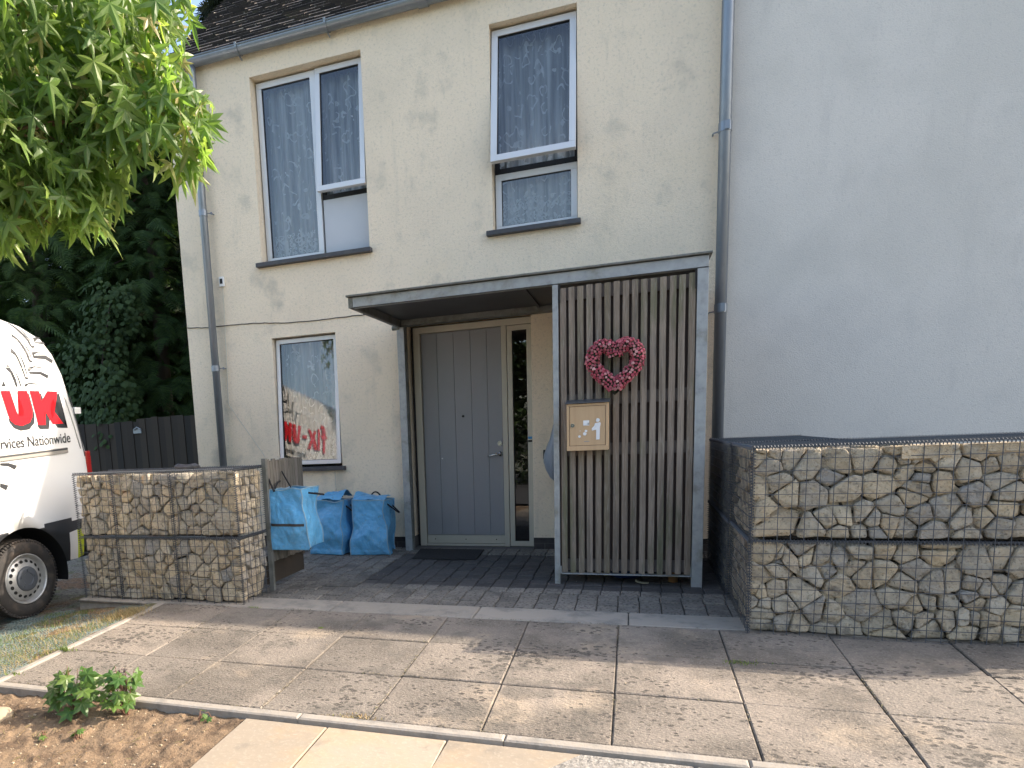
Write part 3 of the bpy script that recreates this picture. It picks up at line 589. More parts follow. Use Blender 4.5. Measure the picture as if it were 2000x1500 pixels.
mb=MB();mb.tube([(.672,-.085,4.9),(.672,-.085,4.84),(.672,-.085,4.70),(.672,-.085,4.6),(.672,-.085,.0)],.046,16)
dp=obj('downpipe',mb,M['zinc'],N_,smooth=True)
for z in(2.05,3.44):
    mb=MB();mb.tube([(.672,-.085,z-.035),(.672,-.085,z+.035)],.051,16);mb.box(.665,.700,-.142,-.130,z-.03,z+.035);mb.tube([(.625,-.07,z-.02),(.59,-.05,z-.02),(.59,0,z-.02)],.006,6);obj('clip',mb,M['zinc'],dp)
# ---------------------------------------------------------------- small things on the wall
t=empty('outdoor_sensor',(-4.09,-.01,2.82),'small white sensor box with black screen beside the left downpipe','sensor')
mb=MB();mb.box(-4.118,-4.062,-.026,0,2.772,2.872);obj('housing',mb,M['whiteplastic'],t,bevel=.004)
mb=MB();mb.box(-4.106,-4.076,-.029,-.024,2.80,2.85);obj('screen',mb,M['black'],t)
def wavy(pts,amp,seed,n=14):
    r=random.Random(seed);out=[]
    for a,b in zip(pts,pts[1:]):
        a=Vector(a);b=Vector(b)
        for i in range(n):
            p=a.lerp(b,i/n);out.append(p+Vector((r.uniform(-amp,amp),0,r.uniform(-amp,amp))))
    out.append(Vector(pts[-1]));return out
mb=MB();mb.tube(wavy([(-4.575,-.006,2.395),(-4.3,-.006,2.375),(-4.16,-.006,2.377),(-3.75,-.006,2.368),(-3.37,-.006,2.332),(-3.0,-.006,2.325),(-2.63,-.006,2.33),(-2.35,-.006,2.325),(-2.13,-.006,2.29)],.003,1,6),.0045,5)
obj('black_cable',mb,M['cable'],base=(-3.4,0,2.35),label='thin black cable clipped across the wall between the storeys',cat='cable')
mb=MB();mb.tube(wavy([(-4.088,-.005,2.77),(-4.11,-.005,2.1),(-4.131,-.005,1.55),(-4.0,-.005,1.36),(-3.78,-.005,1.05),(-3.70,-.005,.92)],.002,2,8),.0035,5)
obj('white_cable',mb,M['cablewhite'],base=(-4.1,0,1.5),label='thin white cable trailing down the wall from the sensor box',cat='cable')
mb=MB();mb.tube(wavy([(-2.917,-.005,.81),(-2.914,-.005,.55),(-2.91,-.005,.3)],.002,3,6),.003,5)
obj('white_cable',mb,M['cablewhite'],base=(-2.91,0,.55),label='short thin cable below the ground floor window sill',cat='cable')
# ---------------------------------------------------------------- canopy
CN=empty('porch_canopy',(-.8,-1.35,0),'flat galvanised steel porch canopy over the front door','canopy')
yf=-1.35
mb=MB();mb.box(-2.135,.485,-1.375,-.005,2.231,2.245);obj('roof_sheet',mb,M['galvdark'],CN,bevel=.003)
mb=MB();mb.box(-2.085,.465,yf,yf+.008,2.148,2.229);mb.box(-2.085,.465,yf,yf+.05,2.223,2.229);mb.box(-2.085,.465,yf,yf+.05,2.148,2.155);obj('front_beam',mb,M['galv'],CN,bevel=.0015)
mb=MB();mb.box(-2.125,-2.088,yf+.002,-.02,2.150,2.228);obj('side_beam',mb,M['galvdark'],CN,bevel=.002)
mb=MB();mb.box(.425,.462,yf+.06,-.02,2.150,2.228);obj('side_beam',mb,M['galvdark'],CN,bevel=.002)
mb=MB();mb.box(-2.085,.42,-.15,-.02,2.165,2.226);obj('rear_beam',mb,M['galvdark'],CN,bevel=.004)
mb=MB();mb.box(-2.08,.42,yf+.055,-.16,2.213,2.226);mb.box(-.80,-.78,yf+.055,-.16,2.195,2.2128);obj('soffit',mb,M['soffit'],CN)
mb=MB();mb.box(-2.125,-2.055,-.16,-.152,-.01,2.15);mb.box(-2.125,-2.117,-.152,-.09,-.01,2.15);obj('post',mb,M['galv'],CN,bevel=.0015)
mb=MB();mb.box(-2.112,-2.045,-.135,-.09,-.01,2.16);obj('post',mb,M['galvdark'],CN,bevel=.0015)
mb=MB();mb.box(-.550,-.510,yf+.001,yf+.045,-.03,2.147);obj('post',mb,M['galv'],CN,bevel=.002)
mb=MB();mb.box(.396,.466,yf+.001,yf+.071,-.04,2.147);obj('post',mb,M['galv'],CN,bevel=.002)
mb=MB();mb.bar((-2.17,-.15,2.148),(-2.10,-.15,2.148),.022,12);obj('bolt',mb,M['galvdark'],CN)
# ---------------------------------------------------------------- slatted screen
SC=empty('slatted_screen',(-.05,yf,0),'tall screen of weathered vertical timber slats right of the door','screen')
sx0,sx1=-.497,.388;sw=.041;pit=(sx1-sx0-sw)/14
for k in range(15):
    r=random.Random(k+30);x=sx0+k*pit;mb=MB();n=14;v=[];tw=r.uniform(-.0015,.0015)
    for j in range(n+1):
        z=.062+(2.122-.062)*j/n+ (r.uniform(-.004,.004) if j in(0,n) else 0);dx=.0022*noise.noise(Vector((k*3.1,z*2,0)))+tw*(z-1);dw=.0015*noise.noise(Vector((k*5.1,z*5,7)))
        for a,b in((0,0),(1,0),(1,1),(0,1)): v.append((x+dx+a*(sw+dw),yf+.004+b*.02,z))
    f=[(j*4+q,j*4+(q+1)%4,(j+1)*4+(q+1)%4,(j+1)*4+q) for j in range(n) for q in range(4)]+[(3,2,1,0),(4*n,4*n+1,4*n+2,4*n+3)]
    mb.add(v,f);obj('slat',mb,M['wood'],SC,bevel=.0018)
for z in(2.035,1.29,.93,.075):
    mb=MB();mb.box(sx0,sx1,yf+.0245,yf+.05,z,z+.085);obj('rail',mb,M['woodrail'],SC)
mb=MB();mb.box(sx0,sx1,yf+.055,yf+.07,.10,2.13);obj('backing_board',mb,M['woodback'],SC)
mb=MB();mb.box(sx0-.01,sx1+.005,yf-.002,yf+.05,.048,.056);mb.box(sx0-.012,sx0-.003,yf-.002,yf+.004,.048,.11);mb.box(sx1+.001,sx1+.007,yf-.002,yf+.004,.05,.12);obj('foot_angle',mb,M['galv'],SC)
for x in(sx0-.006,sx1-.005):
    mb=MB();mb.box(x,x+.008,yf-.003,yf+.003,2.02,2.145);obj('bracket',mb,M['black'],SC)
# side boards of the store behind the screen
mb=MB();mb.box(.385,.40,yf+.08,-.17,.02,2.14);obj('side_board',mb,M['woodback'],SC)
mb=MB();mb.box(-.52,-.505,yf+.08,-.75,.05,2.10);obj('side_board',mb,M['woodback'],SC)
# mailbox
my=-1.47
MBX=empty('mailbox',(-.305,my,.97),'light wood mailbox with white number stickers on the slatted screen','mailbox')
mb=MB();mb.box(-.445,-.163,my+.008,my+.12,.972,1.30);obj('body',mb,M['box'],MBX,bevel=.003)
mb=MB();frame_box(mb,-.445,-.163,.972,1.30,my-.004,my+.01,.017,.034);obj('surround',mb,M['box'],MBX,bevel=.002)
mb=MB();mb.box(-.4255,-.1825,my+.0005,my+.0078,1.008,1.281);obj('door',mb,M['box'],MBX,bevel=.002)
mb=MB();mb.box(-.4275,-.1805,my+.003,my+.0085,1.0065,1.2828);obj('shadow_gap',mb,M['black'],MBX)
mb=MB();a=Matrix.Translation((0,my-.02,1.3))@Matrix.Rotation(rad(9),4,'X')@Matrix.Translation((0,-(my-.02),-1.3));mb.box(-.455,-.153,my-.02,my+.13,1.302,1.310,M=a);obj('roof',mb,M['boxroof'],MBX,bevel=.002)
mb=MB();mb.bar((-.405,my-.006,1.15),(-.405,my+.001,1.15),.014,20);mb.bar((-.405,my-.007,1.15),(-.405,my,1.15),.009,16,m=1);mb.bar((-.405,my-.008,1.15),(-.405,my-.007,1.15),.005,12,m=0);obj('lock',mb,[M['steel'],M['black']],MBX)
def spoly(pts,y,m='sticker',t=.0012,name='sticker'):
    mb=MB();n=len(pts);mb.add([(x,y,z) for x,z in pts]+[(x,y-t,z) for x,z in pts],[tuple(range(n,2*n))]+[(i,(i+1)%n,n+(i+1)%n,n+i) for i in range(n)]);return mb
# from the enlarged photo: scale .617 mm per zoom pixel, origin x=-.4445 at px 103, z=1.30 at 850
def mp(px,pz):return (-.447+(px-103)*.000617,1.302-(pz-850)*.000622)
for nm,pts in(('sticker_square',[(290,1042),(356,1040),(355,1100),(288,1098)]),('numeral_one',[(432,1150),(385,1160),(382,1135),(410,1105),(418,1078),(475,1068),(480,1088),(472,1120),(468,1260),(430,1262)]),):
    obj(nm,spoly([mp(*p) for p in pts][::-1],my-.0005),M['sticker'],MBX)
def disc(cx,cz,r_,y,n=12,seed=0):
    rr=random.Random(seed);return spoly([(cx+r_*rr.uniform(.85,1.1)*math.cos(-6.283*i/n),cz+r_*rr.uniform(.85,1.1)*math.sin(-6.283*i/n)) for i in range(n)][::-1],y)
for i,(px,pz,rr) in enumerate([(449,1045,21),(320,1160,15),(306,1192,20),(248,1220,15),(345,1082,10),(255,1157,4)]):
    cx,cz=mp(px,pz);obj('sticker_dot',disc(cx,cz,rr*.000617,my-.0005,seed=i),M['sticker'],MBX)
mb=MB();cx,cz=mp(297,1279);mb.box(cx,cx+.036,my-.0008,my+.0006,cz-.003,cz+.003);obj('name_mark',mb,M['mould'],MBX)
# heart wreath
HY=-1.415
WR=empty('heart_wreath',(-.125,HY,1.55),'heart shaped wreath of pink artificial roses hung on the timber slats','wreath')
def heart(t):
    # inner centre line of the ring
    x=16*math.sin(t)**3;z=13*math.cos(t)-5*math.cos(2*t)-2*math.cos(3*t)-math.cos(4*t)
    return x/16,z/16
HP=[]
for i in range(90):
    x,z=heart(2*math.pi*i/90);zz=z*.186+1.556
    if z>.2: zz-=.016*(z-.2)
    if z<-.2: zz+=.03*(-.2-z)
    HP.append(Vector((-.122+x*.150,HY,zz)))
mb=MB();mb.tube(HP+[HP[0]],.037,10);obj('base_ring',mb,M['moss'],WR,smooth=True)
def bud(mb,p,d,r_):
    d=d.normalized();a=d.orthogonal().normalized();b=d.cross(a);v=[];f=[];n=7
    for k,(rr,h) in enumerate(((.45,-.5),(.95,-.1),(1,.35),(.75,.7),(.35,.62))):
        for i in range(n):
            t=6.283*i/n+k*.4;q=rr*r_*(1+.12*math.sin(3*t+k));v.append(p+d*(h*r_)+a*(q*math.cos(t))+b*(q*math.sin(t)))
    for k in range(4):
        for i in range(n): f.append((k*n+i,k*n+(i+1)%n,(k+1)*n+(i+1)%n,(k+1)*n+i))
    f.append(tuple(range(4*n,5*n)));mb.add(v,f)
r=random.Random(9);pl=[];tries=0
while len(pl)<330 and tries<20000:
    tries+=1
    i=r.randrange(90);c=HP[i].lerp(HP[(i+1)%90],r.random());tan=(HP[(i+1)%90]-HP[i]).normalized();side=tan.cross(Vector((0,-1,0)))
    an=r.uniform(-1.75,1.75);d=Vector((0,-1,0))*math.cos(an)+side*math.sin(an);p=c+d*(.040+r.uniform(-.004,.007))
    if any((p-q[0]).length<.0178 for q in pl):continue
    pl.append((p,d+Vector((r.uniform(-.4,.4),r.uniform(-.2,.2),r.uniform(-.4,.4))),r.uniform(.0085,.0125)))
pl.sort(key=lambda q:q[0].y)
for k,(p,d,rr) in enumerate(pl[:100]):
    mb=MB();bud(mb,p,d,rr);obj('rose',mb,M['rose'],WR,smooth=False)
mb=MB()
for p,d,rr in pl[100:]:bud(mb,p,d,rr)
obj('roses',mb,M['rosestuff'],WR,kind='stuff')
mb=MB()
for i in range(500):
    j=r.randrange(90);c=HP[j];an=r.uniform(-1.9,1.9);tan=(HP[(j+1)%90]-HP[j]).normalized();side=tan.cross(Vector((0,-1,0)));d=(Vector((0,-1,0))*math.cos(an)+side*math.sin(an));p=c+d*.036
    s=Vector((r.uniform(-1,1),r.uniform(-1,1),r.uniform(-1,1))).normalized()*.004;e=p+d*.013+Vector((r.uniform(-.006,.006),0,r.uniform(-.006,.006)));mb.add([p-s,p+s,e],[(0,1,2)])
obj('leaves',mb,M['conifer'],WR,kind='stuff')
# things below / behind the screen
def lathe(mb,c,prof,n=24):
    v=[];f=[]
    for rr,z in prof:
        for i in range(n):v.append((c[0]+rr*math.cos(6.283185*i/n),c[1]+rr*math.sin(6.283185*i/n),c[2]+z))
    for k in range(len(prof)-1):
        for i in range(n):f.append((k*n+i,k*n+(i+1)%n,(k+1)*n+(i+1)%n,(k+1)*n+i))
    f.append(tuple(reversed(range(n))));mb.add(v,f)
mb=MB();lathe(mb,(-.045,-1.05,-.02),[(.10,0),(.115,.02),(.13,.2),(.14,.21),(.14,.23),(.125,.23),(.12,.1)]);obj('blue_tub',mb,M['bluetub'],base=(-.045,-1.05,-.02),smooth=True,label='dark blue plastic tub just showing under the slatted screen',cat='tub')
mb=MB();lathe(mb,(.285,-1.19,-.024),[(.033,0),(.038,.08),(.045,.085),(.045,.12),(.035,.12),(.03,.03)]);obj('clay_pot',mb,M['clay'],base=(.285,-1.19,-.024),smooth=True,label='small tan pot under the right end of the slatted screen',cat='pot')
mb=MB();pts=[(.11+.09*math.cos(a),-1.27+.01*math.sin(3*a),.012+.035*math.sin(a)) for a in [math.pi*1.1+i*.12 for i in range(12)]];mb.ribbon(pts,.03,(.2,1,.3));obj('curled_bark_strip',mb,M['paper'],base=(.11,-1.27,-.02),smooth=True,label='pale curled strip lying on the blocks under the screen',cat='debris')
# bag and meter on the wall right of the door
mb=MB();mb.box(-.785,-.70,-.035,0,.855,.94);obj('meter_box',mb,M['black'],base=(-.74,0,.9),bevel=.003,label='small black box on the wall right of the door sidelight',cat='meter box')
mb=MB();v=[];n=18;prof=[(.0,1.21,.03),(.02,1.16,.04),(.045,1.05,.055),(.075,.98,.07),(.10,.90,.085),(.105,.84,.085),(.085,.76,.08),(.05,.69,.06),(.02,.66,.03)]
for w_,z,dy in prof:
    for i in range(n):
        a=6.283*i/n;k=1+.12*noise.noise(Vector((math.cos(a)*2,math.sin(a)*2,z*6)));v.append((-.665+w_*1.05*math.cos(a)*k,-.10+dy*math.sin(a)*k,z))
f=[(j*n+i,j*n+(i+1)%n,(j+1)*n+(i+1)%n,(j+1)*n+i) for j in range(len(prof)-1) for i in range(n)]+[tuple(reversed(range(n))),tuple(range(n*(len(prof)-1),n*len(prof)))]
mb.add(v,f);obj('hanging_bag',mb,M['greybag'],base=(-.665,-.1,.66),smooth=True,label='blue grey bag hanging against the wall behind the thin canopy post',cat='bag')
# doormat
mb=MB();zt=lambda x,y:G(y)+.012
v=[(-1.925,-.585),(-1.33,-.56),(-1.345,-.11),(-1.985,-.11)];mb.add([(x,y,G(y)-.002) for x,y in v]+[(x,y,zt(x,y)) for x,y in v],[(4,5,6,7),(0,1,5,4),(1,2,6,5),(2,3,7,6),(3,0,4,7)])
obj('doormat',mb,M['rubber'],base=(-1.64,-.35,-.01),label='thin black rubber doormat in front of the grey door',cat='doormat')
# ---------------------------------------------------------------- gabions
def voronoi_cells(w,h,n,r,relax=1):
    pts=[(r.uniform(0,w),r.uniform(0,h)) for _ in range(n)]
    def cell(i):
        poly=[(0,0),(w,0),(w,h),(0,h)];px,py=pts[i]
        for j,(qx,qy) in enumerate(pts):
            if j==i:continue
            if abs(qx-px)+abs(qy-py)>.6:continue
            mx,my_=(px+qx)/2,(py+qy)/2;nx,ny=qx-px,qy-py;out=[]
            for k in range(len(poly)):
                a=poly[k];b=poly[(k+1)%len(poly)];da=(a[0]-mx)*nx+(a[1]-my_)*ny;db=(b[0]-mx)*nx+(b[1]-my_)*ny
                if da<=0:out.append(a)
                if da*db<0:
                    t=da/(da-db);out.append((a[0]+(b[0]-a[0])*t,a[1]+(b[1]-a[1])*t))
            poly=out
            if not poly:break
        return poly
    for it in range(relax):
        cs_=[cell(i) for i in range(n)]
        pts=[(px*.5+.5*sum(p[0] for p in c)/len(c),py*.5+.5*sum(p[1] for p in c)/len(c)) if c else (px,py) for (px,py),c in zip(pts,cs_)]
    return [c for c in (cell(i) for i in range(n)) if c and len(c)>=3]
def stone_mesh(cell,to3,r,depth=.07):
    cx=sum(p[0] for p in cell)/len(cell);cy=sum(p[1] for p in cell)/len(cell)
    # subdivide + chaikin to round the corners
    c=cell
    for it in range(2 if r.random()<.4 else 1):
        o=[]
        for k in range(len(c)):
            a=c[k];b=c[(k+1)%len(c)];q=.11 if it==0 else .2
            if math.hypot(b[0]-a[0],b[1]-a[1])<.004: o.append(((a[0]+b[0])/2,(a[1]+b[1])/2));continue
            o.append((a[0]*(1-q)+b[0]*q,a[1]*(1-q)+b[1]*q));o.append((a[0]*q+b[0]*(1-q),a[1]*q+b[1]*(1-q)))
        c=o
    n=len(c);mb=MB();d0=r.uniform(.0,.030);seed=r.uniform(0,99);v=[]
    tx,ty=r.uniform(-.3,.3),r.uniform(-.3,.3);sx_,sy_=r.uniform(.92,1.06),r.uniform(.9,1.06)
    sh=r.uniform(.88,1.0);gap=.0028
    def pt(x,y,s,d):
        X=cx+(x-cx)*s*sh*sx_;Y=cy+(y-cy)*s*sh*sy_
        k=1+.16*noise.noise(Vector((X*26,Y*30,seed)))
        X=cx+(X-cx)*k;Y=cy+(Y-cy)*k
        dd=d+d0+((X-cx)*tx+(Y-cy)*ty)+.007*noise.noise(Vector((X*22,Y*22,seed+5)))
        return to3(X,Y,max(dd,.002) if d<.03 else d+d0)
    rings=((.86,depth),(1.0,.040),(1.0,.014),(.93,.005),(.70,.001),(.36,.0))
    for s,d in rings:
        for x,y in c:v.append(pt(x,y,s,d))
    v.append(pt(cx,cy,1,0))
    f=[(k*n+i,k*n+(i+1)%n,(k+1)*n+(i+1)%n,(k+1)*n+i) for k in range(len(rings)-1) for i in range(n)]
    b=(len(rings)-1)*n
    f+=[(b+i,b+(i+1)%n,len(v)-1) for i in range(n)];mb.add(v,f);return mb
def coil(mb,p,q,r_=.012,pitch=.016):
    p=Vector(p);q=Vector(q);d=q-p;L_=d.length;d.normalize();a=d.orthogonal().normalized();b=d.cross(a);n=int(L_/pitch*6);prev=None
    for i in range(n+1):
        t=6.283*i/6;c=p+d*(L_*i/n)+a*(r_*math.cos(t))+b*(r_*math.sin(t))
        if prev is not None:mb.bar(prev,c,.0021,3)
        prev=c
def gabion(x0,x1,y0,y1,z0,z1,side,seed,label,div=(),group='stone filled wire baskets',top=False,nf=76,ns=20,smat='stone',sidegrey=False,front=True,pit=.064):
    r=random.Random(seed);T=empty('gabion_basket',((x0+x1)/2,(y0+y1)/2,z0),label,'gabion',group)
    W=x1-x0;D=y1-y0;Hh=z1-z0;e=.006;cells=[]
    if front:
        for c in voronoi_cells(W-.02,Hh-.02,nf,r): cells.append((c,lambda u,v_,d:(x0+.01+u,y0+e+d,z0+.01+v_),smat))
    sm='stonegrey' if sidegrey else smat
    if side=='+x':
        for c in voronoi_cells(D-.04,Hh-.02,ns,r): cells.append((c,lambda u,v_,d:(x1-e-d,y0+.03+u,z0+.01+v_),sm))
    else:
        for c in voronoi_cells(D-.04,Hh-.02,ns,r): cells.append((c,lambda u,v_,d:(x0+e+d,y1-.01-u,z0+.01+v_),sm))
    ntop=0
    if top:
        nt=max(6,min(int(W*D/.012),98-len(cells)))
        for c in voronoi_cells(W-.04,D-.04,nt,r): cells.append((c,lambda u,v_,d:(x0+.02+u,y0+.02+v_,z1-.012-d),smat))
    extra=MB()
    for k,(c,fn,mm) in enumerate(cells):
        m_=stone_mesh(c,fn,r)
        if k<99: obj('stone',m_,M[mm],T,smooth=True)
        else: extra.add(m_.v,m_.f)
    if extra.v: obj('stones',extra,M[smat],T,kind='stuff')
    mb=MB();mb.box(x0+.075,x1-.075,y0+.075,y1-.03,z0+.0,z1-.05);obj('gap_shade_core',mb,M['gapshade'],T)  # plain dark box, stands in for shade behind the stones
    back=MB();r2=random.Random(seed+50)
    if front:
        for c in voronoi_cells(W-.04,Hh-.02,nf,r2): q=stone_mesh(c,lambda u,v_,d:(x0+.02+u,y0+e+.032+d,z0+.01+v_),r2,.04);back.add(q.v,q.f)
    for c in voronoi_cells(D-.06,Hh-.02,ns,r2):
        q=stone_mesh(c,(lambda u,v_,d:(x1-e-.032-d,y0+.03+u,z0+.01+v_)) if side=='+x' else (lambda u,v_,d:(x0+e+.032+d,y1-.02-u,z0+.01+v_)),r2,.04);back.add(q.v,q.f)
    obj('inner_stones',back,M['stonein'],T,kind='stuff',smooth=True)
    mb=MB();w_=.0023
    n=max(1,round(W/pit));xs_=[x0+W*i/n for i in range(n+1)]
    nzr=max(1,round(Hh/.0625));zs_=[z0+Hh*i/nzr for i in range(nzr+1)]
    ny=max(1,round(D/(pit if side=='+x' else .052)));ys_=[y0+D*i/ny for i in range(ny+1)]
    for x in xs_: mb.bar((x,y0-.001,z0),(x,y0-.001,z1),w_)
    for z in zs_: mb.bar((x0,y0-.004,z),(x1,y0-.004,z),w_)
    sx=x1 if side=='+x' else x0;o=.001 if side=='+x' else -.001
    for y in ys_: mb.bar((sx+o,y,z0),(sx+o,y,z1),w_)
    for z in zs_: mb.bar((sx+4*o,y0,z),(sx+4*o,y1,z),w_)
    if top:
        for x in xs_: mb.bar((x,y0,z1+.001),(x,y1,z1+.001),w_)
        for y in ys_: mb.bar((x0,y,z1+.004),(x1,y,z1+.004),w_)
    ends=[(x0,y0),(x1,y0),(x1,y1)] if side=='+x' else [(x1,y0),(x0,y0),(x0,y1)]
    obj('wire_mesh',mb,M['wire'],T)
    mb=MB()
    for a in ends: coil(mb,(a[0],a[1],z0),(a[0],a[1],z1))
    for x in div: coil(mb,(x,y0-.002,z0),(x,y0-.002,z1));mb.bar((x,y0-.004,z0),(x,y0-.004,z1),.003)
    coil(mb,(x0,y0,z1),(x1,y0,z1));coil(mb,(sx,y0,z1),(sx,y1,z1))
    if top: coil(mb,(x0,y1,z1),(x1,y1,z1))
    obj('lacing_coil',mb,M['wire'],T);return T
gz=-.048
gabion(-4.165,-2.695,-2.29,-1.885,gz,gz+.497,'+x',11,'lower stone filled wire basket left of the blue bags',div=(-3.80,-3.25))
gabion(-4.165,-2.695,-2.285,-1.885,gz+.503,gz+1.0,'+x',12,'upper stone filled wire basket left of the blue bags',div=(-3.80,-3.25),top=True)
# right hand baskets
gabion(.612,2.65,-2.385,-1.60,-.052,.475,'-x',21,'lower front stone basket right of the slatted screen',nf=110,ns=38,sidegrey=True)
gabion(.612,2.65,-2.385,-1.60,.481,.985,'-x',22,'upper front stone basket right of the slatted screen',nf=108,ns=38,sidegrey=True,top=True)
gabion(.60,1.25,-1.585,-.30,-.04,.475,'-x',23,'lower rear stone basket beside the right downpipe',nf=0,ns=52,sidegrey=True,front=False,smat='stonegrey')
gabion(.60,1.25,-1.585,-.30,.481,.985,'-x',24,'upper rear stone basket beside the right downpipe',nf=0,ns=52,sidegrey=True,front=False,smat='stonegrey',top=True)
# slate piece on the left basket
mb=MB();r=random.Random(4);n=10;v=[]
for s,z in((1,0),(1.02,.015),(.7,.032)):
    for i in range(n):
        a=6.283*i/n;v.append((-3.30+.115*s*math.cos(a)*(1+.1*math.sin(3*a)),-2.0+.05*s*math.sin(a)*(1+.2*math.cos(2*a)),gz+1.008+z+.006*math.cos(a*2)))
mb.add(v,[(k*n+i,k*n+(i+1)%n,(k+1)*n+(i+1)%n,(k+1)*n+i) for k in range(2) for i in range(n)]+[tuple(range(2*n,3*n)),tuple(reversed(range(n)))])
obj('slate_piece',mb,M['sill'],base=(-3.3,-2,gz+1),label='flat dark slate lying on top of the left stone basket',cat='stone')
# fence panel beside the bags
F=empty('timber_fence_panel',(-2.67,-1.6,0),'low weathered timber fence panel between left stone baskets and bags','fence')
mb=MB();y=-1.86;k=0
while y<-1.28:
    r=random.Random(k);h=1.0+r.uniform(-.012,.004);mb.box(-2.682,-2.664,y,y+.042,.19+r.uniform(0,.01),h);y+=.047;k+=1
obj('pales',mb,M['fence'],F,bevel=.0015)
for z in(.25,.82):
    mb=MB();mb.box(-2.70,-2.683,-1.87,-1.26,z,z+.06);obj('rail',mb,M['woodrail'],F)
mb=MB();mb.box(-2.69,-2.655,-1.90,-1.87,-.03,1.01);obj('post',mb,M['galvdark'],F)
mb=MB();mb.box(-2.72,-2.684,-1.30,-1.265,.16,.98);obj('post',mb,M['woodrail'],F)
mb=MB();mb.box(-2.715,-2.70,-1.90,-1.27,.02,.24);obj('gravel_board',mb,M['fencedark'],F)
# ---------------------------------------------------------------- blue bags
def bag(name_label,cx,cy,z0,w,d,h,rot,seed,flap=True,zipz=None,front_low=.0,hang=False):
    r=random.Random(seed);T=empty('recycling_bag',(cx,cy,z0),name_label,'bag','blue recycling bags by the fence')
    Rm=Matrix.Translation((cx,cy,z0))@Matrix.Rotation(rot,4,'Z')
    npr=144;nh=56;per=[]
    hw,hd=w/2,d/2
    for i in range(npr):
        t=i/npr*4;s=int(t);u=t-s
        c4=[(-hw,-hd),(hw,-hd),(hw,hd),(-hw,hd)];a=c4[s];b=c4[(s+1)%4];per.append((a[0]+(b[0]-a[0])*u,a[1]+(b[1]-a[1])*u,u,s))
    def P(px,py,u,s,k):
        z=h*k
        bul=.018*math.sin(math.pi*u)*math.sin(math.pi*min(1,k*1.05))*(1 if s in(0,1) else .4)
        nx,ny=[(0,-1),(1,0),(0,1),(-1,0)][s]
        tap=1-.03*k+.02*(1-k)
        n1=noise.noise(Vector((px*9+seed,py*9,z*7)))*.014+noise.noise(Vector((px*24+seed,py*24,z*19+3)))*.004
        n1+=.008*(.5-abs(noise.noise(Vector((px*13+z*9,py*13-z*6,seed)))))+.0035*(.4-abs(noise.noise(Vector((px*30-z*12,py*30+z*24,seed+4)))))-.02*abs(noise.noise(Vector((px*5+py*5+seed,z*5,seed*2))))
        cr=min(u,1-u)*2;corner=(1-cr)**3
        zz=z
        if k>.85: zz+=noise.noise(Vector((px*8+seed,py*8,1)))*.02*(k-.85)/.15
        if k<.05: zz+=(.0 if not hang else -.02*(1 if s==0 else 0))
        sag=front_low*(k**4)*(1 if py<0 else -.0)
        zz-=sag
        x=px*tap+nx*(bul+n1)+.06*noise.noise(Vector((px*3+seed,py*3,z*4.5)));y=py*tap+ny*(bul+n1)+.05*noise.noise(Vector((px*3,py*3+seed*2,z*4.5)))
        if corner>.3: x+=.004*(1 if px>0 else -1)*corner;y+=.004*(1 if py>0 else -1)*corner
        if k<.08 and not hang: x*=1.03;y*=1.03
        return Rm@Vector((x,y,zz))
    mb=MB();v=[];f=[]
    for j in range(nh+1):
        for q in per:v.append(P(*q,j/nh))
    for j in range(nh):
        for i in range(npr): f.append((j*npr+i,j*npr+(i+1)%npr,(j+1)*npr+(i+1)%npr,(j+1)*npr+i))
    v.append(Rm@Vector((0,0,.012 if not hang else -.02)));f+=[((i+1)%npr,i,len(v)-1) for i in range(npr)]
    mb.add(v,f);body=obj('body',mb,M['blue'],T,smooth=True)
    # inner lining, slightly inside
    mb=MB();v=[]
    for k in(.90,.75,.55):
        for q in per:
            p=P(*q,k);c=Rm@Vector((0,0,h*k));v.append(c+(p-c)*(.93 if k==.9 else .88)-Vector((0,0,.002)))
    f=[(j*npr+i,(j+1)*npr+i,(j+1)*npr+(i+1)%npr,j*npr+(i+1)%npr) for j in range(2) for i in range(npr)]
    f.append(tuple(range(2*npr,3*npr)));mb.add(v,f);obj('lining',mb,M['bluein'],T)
    # seams on the vertical corners and the rim
    for ci in(0,36,72,108):
        mb=MB();px,py=per[ci][0],per[ci][1];pts=[]
        for j in range(nh+1):
            p=P(*per[ci],j/nh);o_=Rm.to_3x3()@Vector((px,py,0)).normalized()*.003;pts.append(p+o_)
        mb.tube(pts,.0045,5);obj('seam',mb,M['seam'],T)
    mb=MB();pts=[P(*per[i%npr],1.0)+Vector((0,0,.001)) for i in range(npr+1)];mb.tube(pts,.005,5);obj('rim',mb,M['seam'],T)
    if zipz:
        mb=MB();pts=[P(*per[i],zipz)+Rm.to_3x3()@Vector((0,-.004,0)) for i in range(1,36)];mb.ribbon(pts,.02,(0,0,1),t=.004);obj('pocket_zip',mb,M['zip'],T)
    if flap:
        # lid folded half open from the back edge
        mb=MB();nx_=40;nt_=16;v=[]
        for j in range(nt_+1):
            t=j/nt_
            for i in range(nx_+1):
                u=i/nx_;x=-hw*.97+w*.97*u
                y=hd*.9-(d*.88)*t;z=h*1.0+.075*math.sin(math.pi*min(1,t*1.02))**.7*(.55+.45*math.sin(u*2.6+.8+seed))-.012*t-front_low*t
                n_=noise.noise(Vector((x*11+seed,y*11,z*9)))*.02-.012*abs(noise.noise(Vector((x*22+seed,y*22,4))))
                v.append(Rm@Vector((x,y,z+n_+.022)))
        f=[(j*(nx_+1)+i,(j+1)*(nx_+1)+i,(j+1)*(nx_+1)+i+1,j*(nx_+1)+i+1) for j in range(nt_) for i in range(nx_)]
        mb.add(v,f);obj('lid',mb,M['blue'],T,smooth=True)
